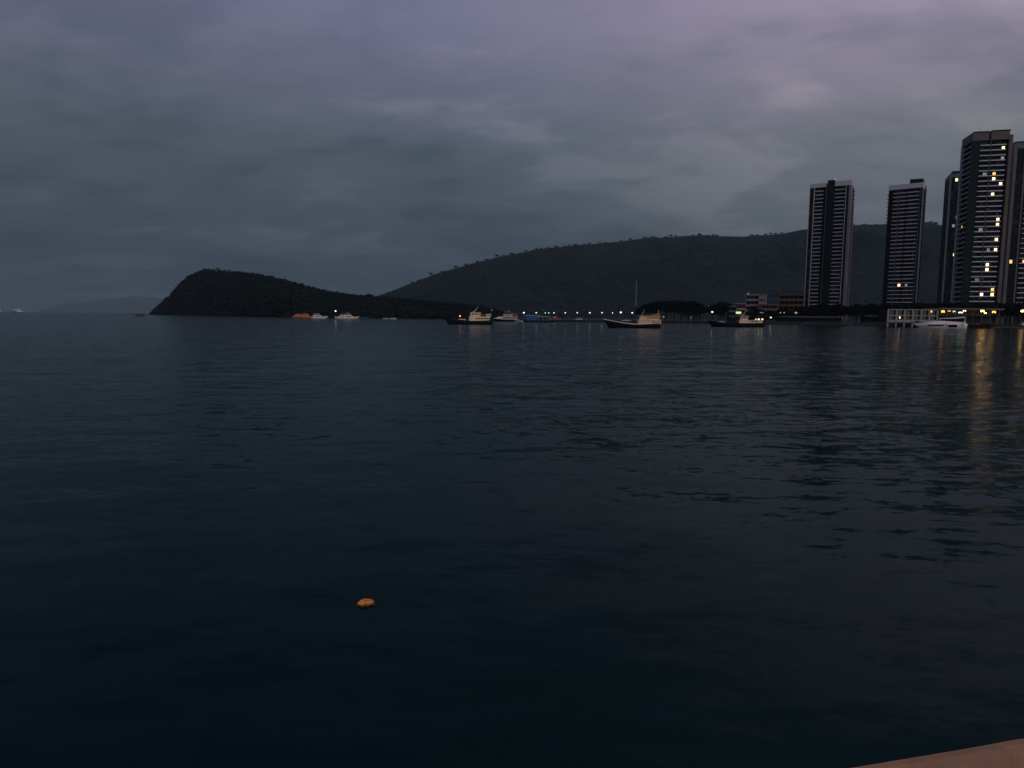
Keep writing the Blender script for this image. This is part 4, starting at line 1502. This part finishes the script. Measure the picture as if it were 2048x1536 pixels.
# radio mast on the hill foot
mp_ = pt(1272, 600, 900)
mt = pt(1273, 561, 900)
rm = empty('radio_mast', (mp_.x, mp_.y, max(1.0, mp_.z - 8)))
tag(rm, 'thin faint radio mast standing against the long hill', 'mast')
mh = mt.z - rm.location.z
mb = MB()
for x, y in ((-0.5, -0.3), (0.5, -0.3), (0, 0.6)):
    mb.tube([(x, y, 0), (x * 0.4, y * 0.4, mh)], 0.13, 5)
for k in range(12):
    z0_ = mh * k / 12
    mb.tube([(-0.5, -0.3, z0_), (0.5, -0.3, z0_ + mh / 12)], 0.07, 4)
mb.build('lattice', STEEL, rm)
mb = MB()
mb.tube([(0, 0, mh), (0, 0, mh + 3)], 0.08, 5)
mb.build('aerial', STEEL, rm)


# ------------------------------------------------------------------ trees
def tree_protos():
    out = []
    for s in range(6):
        g = np.random.default_rng(40 + s)
        mb = MB()
        hgt = 1.0
        lean = g.uniform(-0.04, 0.04)
        mb.tube([(0, 0, 0), (lean * 0.4, 0.01, 0.2), (lean, 0, 0.45), (lean * 1.2, 0, 0.72)], [0.035, 0.027, 0.02, 0.008], 7)
        tips = []
        for k in range(6):
            a = k * 1.05 + g.uniform(-0.3, 0.3)
            z = g.uniform(0.28, 0.5)
            q = (lean + 0.24 * math.cos(a), 0.24 * math.sin(a), z + g.uniform(0.14, 0.3))
            mb.tube([(lean * z, 0, z), ((lean + q[0]) / 2, q[1] / 2, (z + q[2]) / 2 + 0.02), q], [0.014, 0.01, 0.004], 5)
            tips.append(q)
        tips += [(lean, 0, 0.8), (lean + 0.08, 0.05, 0.72), (lean - 0.1, -0.05, 0.70)]
        tm = mb.mesh('trunk', BARK)
        P = []
        for q in tips:
            rad = g.uniform(0.13, 0.21)
            n = 150
            d = g.normal(0, 1, (n, 3))
            d /= np.linalg.norm(d, axis=1, keepdims=True)
            P.append(np.array(q) + d * (rad * g.uniform(0.35, 1.0, (n, 1)) ** 0.6) * np.array([1.15, 1.15, 0.8]))
        P = np.concatenate(P)
        n = len(P)
        a = g.normal(0, 1, (n, 3))
        a /= np.linalg.norm(a, axis=1, keepdims=True)
        b = np.cross(a, g.normal(0, 1, (n, 3)))
        b /= np.linalg.norm(b, axis=1, keepdims=True)
        sz = g.uniform(0.022, 0.05, (n, 1))
        V = np.stack([P - a * sz, P + b * sz * 0.6, P + a * sz, P - b * sz * 0.6], 1).reshape(-1, 3)
        cm = np_mesh('crown', V, np.arange(n * 4).reshape(-1, 4), FOLIAGE_DARK, smooth=False)
        out.append((tm, cm))
    return out


TREES = tree_protos()
TN = 0


def tree(name, label, loc, h, group, wide=1.0, proto=None):
    global TN
    TN += 1
    tm, cm = TREES[(TN if proto is None else proto) % len(TREES)]
    r = empty(name, loc, TN * 1.7)
    tag(r, label, 'tree', group)
    r.scale = (h * wide, h * wide, h)
    link('trunk', tm, r)
    link('crown', cm, r)
    return r


def surf_z(V, x, y):
    d = (V[:, :, 0] - x) ** 2 + (V[:, :, 1] - y) ** 2
    i, j = np.unravel_index(np.argmin(d), d.shape)
    return float(V[i, j, 2])


# grove standing dark behind the moorings
for i, (px, top, Y) in enumerate([(1288, 606, 600), (1303, 602, 604), (1318, 598, 598), (1332, 597, 606), (1348, 596.5, 600), (1362, 597, 604), (1376, 598, 598), (1388, 599, 603), (1400, 604, 600),
                                  (1310, 612, 588), (1340, 610, 586), (1368, 611, 587), (1394, 612, 588), (1279, 615, 592)]):
    z = pt(px, top, Y).z
    p = at(px, Y, 1.7)
    tree('grove_tree', 'broad black tree in the round grove right of the shore lamps', (p.x, p.y, 1.6), z - 1.6, 'trees of the dark grove', 1.05)
for i, (px, top, Y) in enumerate([(1424, 606, 590), (1440, 599, 600), (1455, 602, 595), (1448, 610, 580), (1434, 613, 575), (1466, 612, 585)]):
    z = pt(px, top, Y).z
    p = at(px, Y, 1.7)
    tree('village_tree', 'dim tree standing left of the rose coloured village house', (p.x, p.y, 1.6), z - 1.6, 'trees left of the village houses', 1.0)
for i, px in enumerate(range(1512, 1612, 9)):
    Y = 528 + random.uniform(-7, 7)
    top = random.uniform(613, 620)
    z = pt(px, top, Y).z
    p = at(px, Y, 1.7)
    tree('waterfront_tree', 'dark tree on the waterfront below the village houses', (p.x, p.y, 1.6), z - 1.6, 'trees below the village houses', 1.25)
for i, px in enumerate(range(1600, 1790, 8)):
    Y = 540 + random.uniform(-12, 12) - (40 if px > 1700 else 0)
    top = random.uniform(603, 612) + (4 if px < 1640 else 0)
    z = pt(px, top, Y).z
    p = at(px, Y, 1.7)
    tree('podium_tree', 'dark tree at the foot of the two left towers', (p.x, p.y, 1.6), z - 1.6, 'trees at the foot of the left towers', 1.05)
for i, px in enumerate(range(1790, 2070, 8)):
    Y = 424 + random.uniform(-5, 6)
    top = random.uniform(600, 608) if px < 1990 else random.uniform(596, 605)
    z = pt(px, top, Y).z
    p = at(px, Y, 1.7)
    tree('podium_tree', 'dark tree behind the pavilion at the foot of the tall towers', (p.x, p.y, 1.6), z - 1.6, 'trees behind the pavilion', 1.0)
# skyline trees
for px in [412, 437, 460, 468, 497, 506, 545, 562, 571, 578, 590, 604, 618, 627, 636, 652, 668, 690, 705, 722, 738, 366, 379, 392, 345, 335]:
    Y = interp(HEAD_CREST, px) + random.uniform(-8, 2)
    p = at(px, Y, 30)
    z = surf_z(HV, p.x, Y)
    tree('skyline_tree', 'small black tree on the skyline of the round headland', (p.x, Y, z - 1.0), random.uniform(4.5, 8.5), 'trees on the headland skyline', 1.15)
for px in list(range(820, 1000, 22)) + list(range(1008, 1180, 11)) + [1200, 1212, 1240, 1262, 1286, 1296, 1308, 1322, 1330, 1342, 1350, 1384, 1392, 1400, 1410, 1418, 1426, 1492, 1498, 1510, 1524, 1536, 1548, 1556] + [1700, 1720, 1742, 1850, 1858, 1866, 1874, 1882]:
    px += random.uniform(-4, 4)
    Y = interp(HILL_CREST, px) + random.uniform(-10, 0)
    p = at(px, Y, 100)
    z = surf_z(GV, p.x, Y)
    tree('ridge_tree', 'small feathery tree on the ridge of the long hill', (p.x, Y, z - 5.0), random.uniform(9, 15), 'trees on the hill ridge', 1.5)

# ------------------------------------------------------------------ evening haze
hz = MB()
hz.box((-32000, -300, -6.0), (32000, 33000, 850.0))
HM = bpy.data.materials.new('evening_haze')
HM.use_nodes = True
t = HM.node_tree
t.nodes.clear()
pvn = N(t, 'ShaderNodeVolumePrincipled')
pvn.inputs['Color'].default_value = (0.38, 0.54, 0.62, 1)
pvn.inputs['Density'].default_value = 0.000034
pvn.inputs['Anisotropy'].default_value = 0.0
om = N(t, 'ShaderNodeOutputMaterial')
t.links.new(pvn.outputs[0], om.inputs['Volume'])
tag(hz.build('haze', HM), kind='stuff')
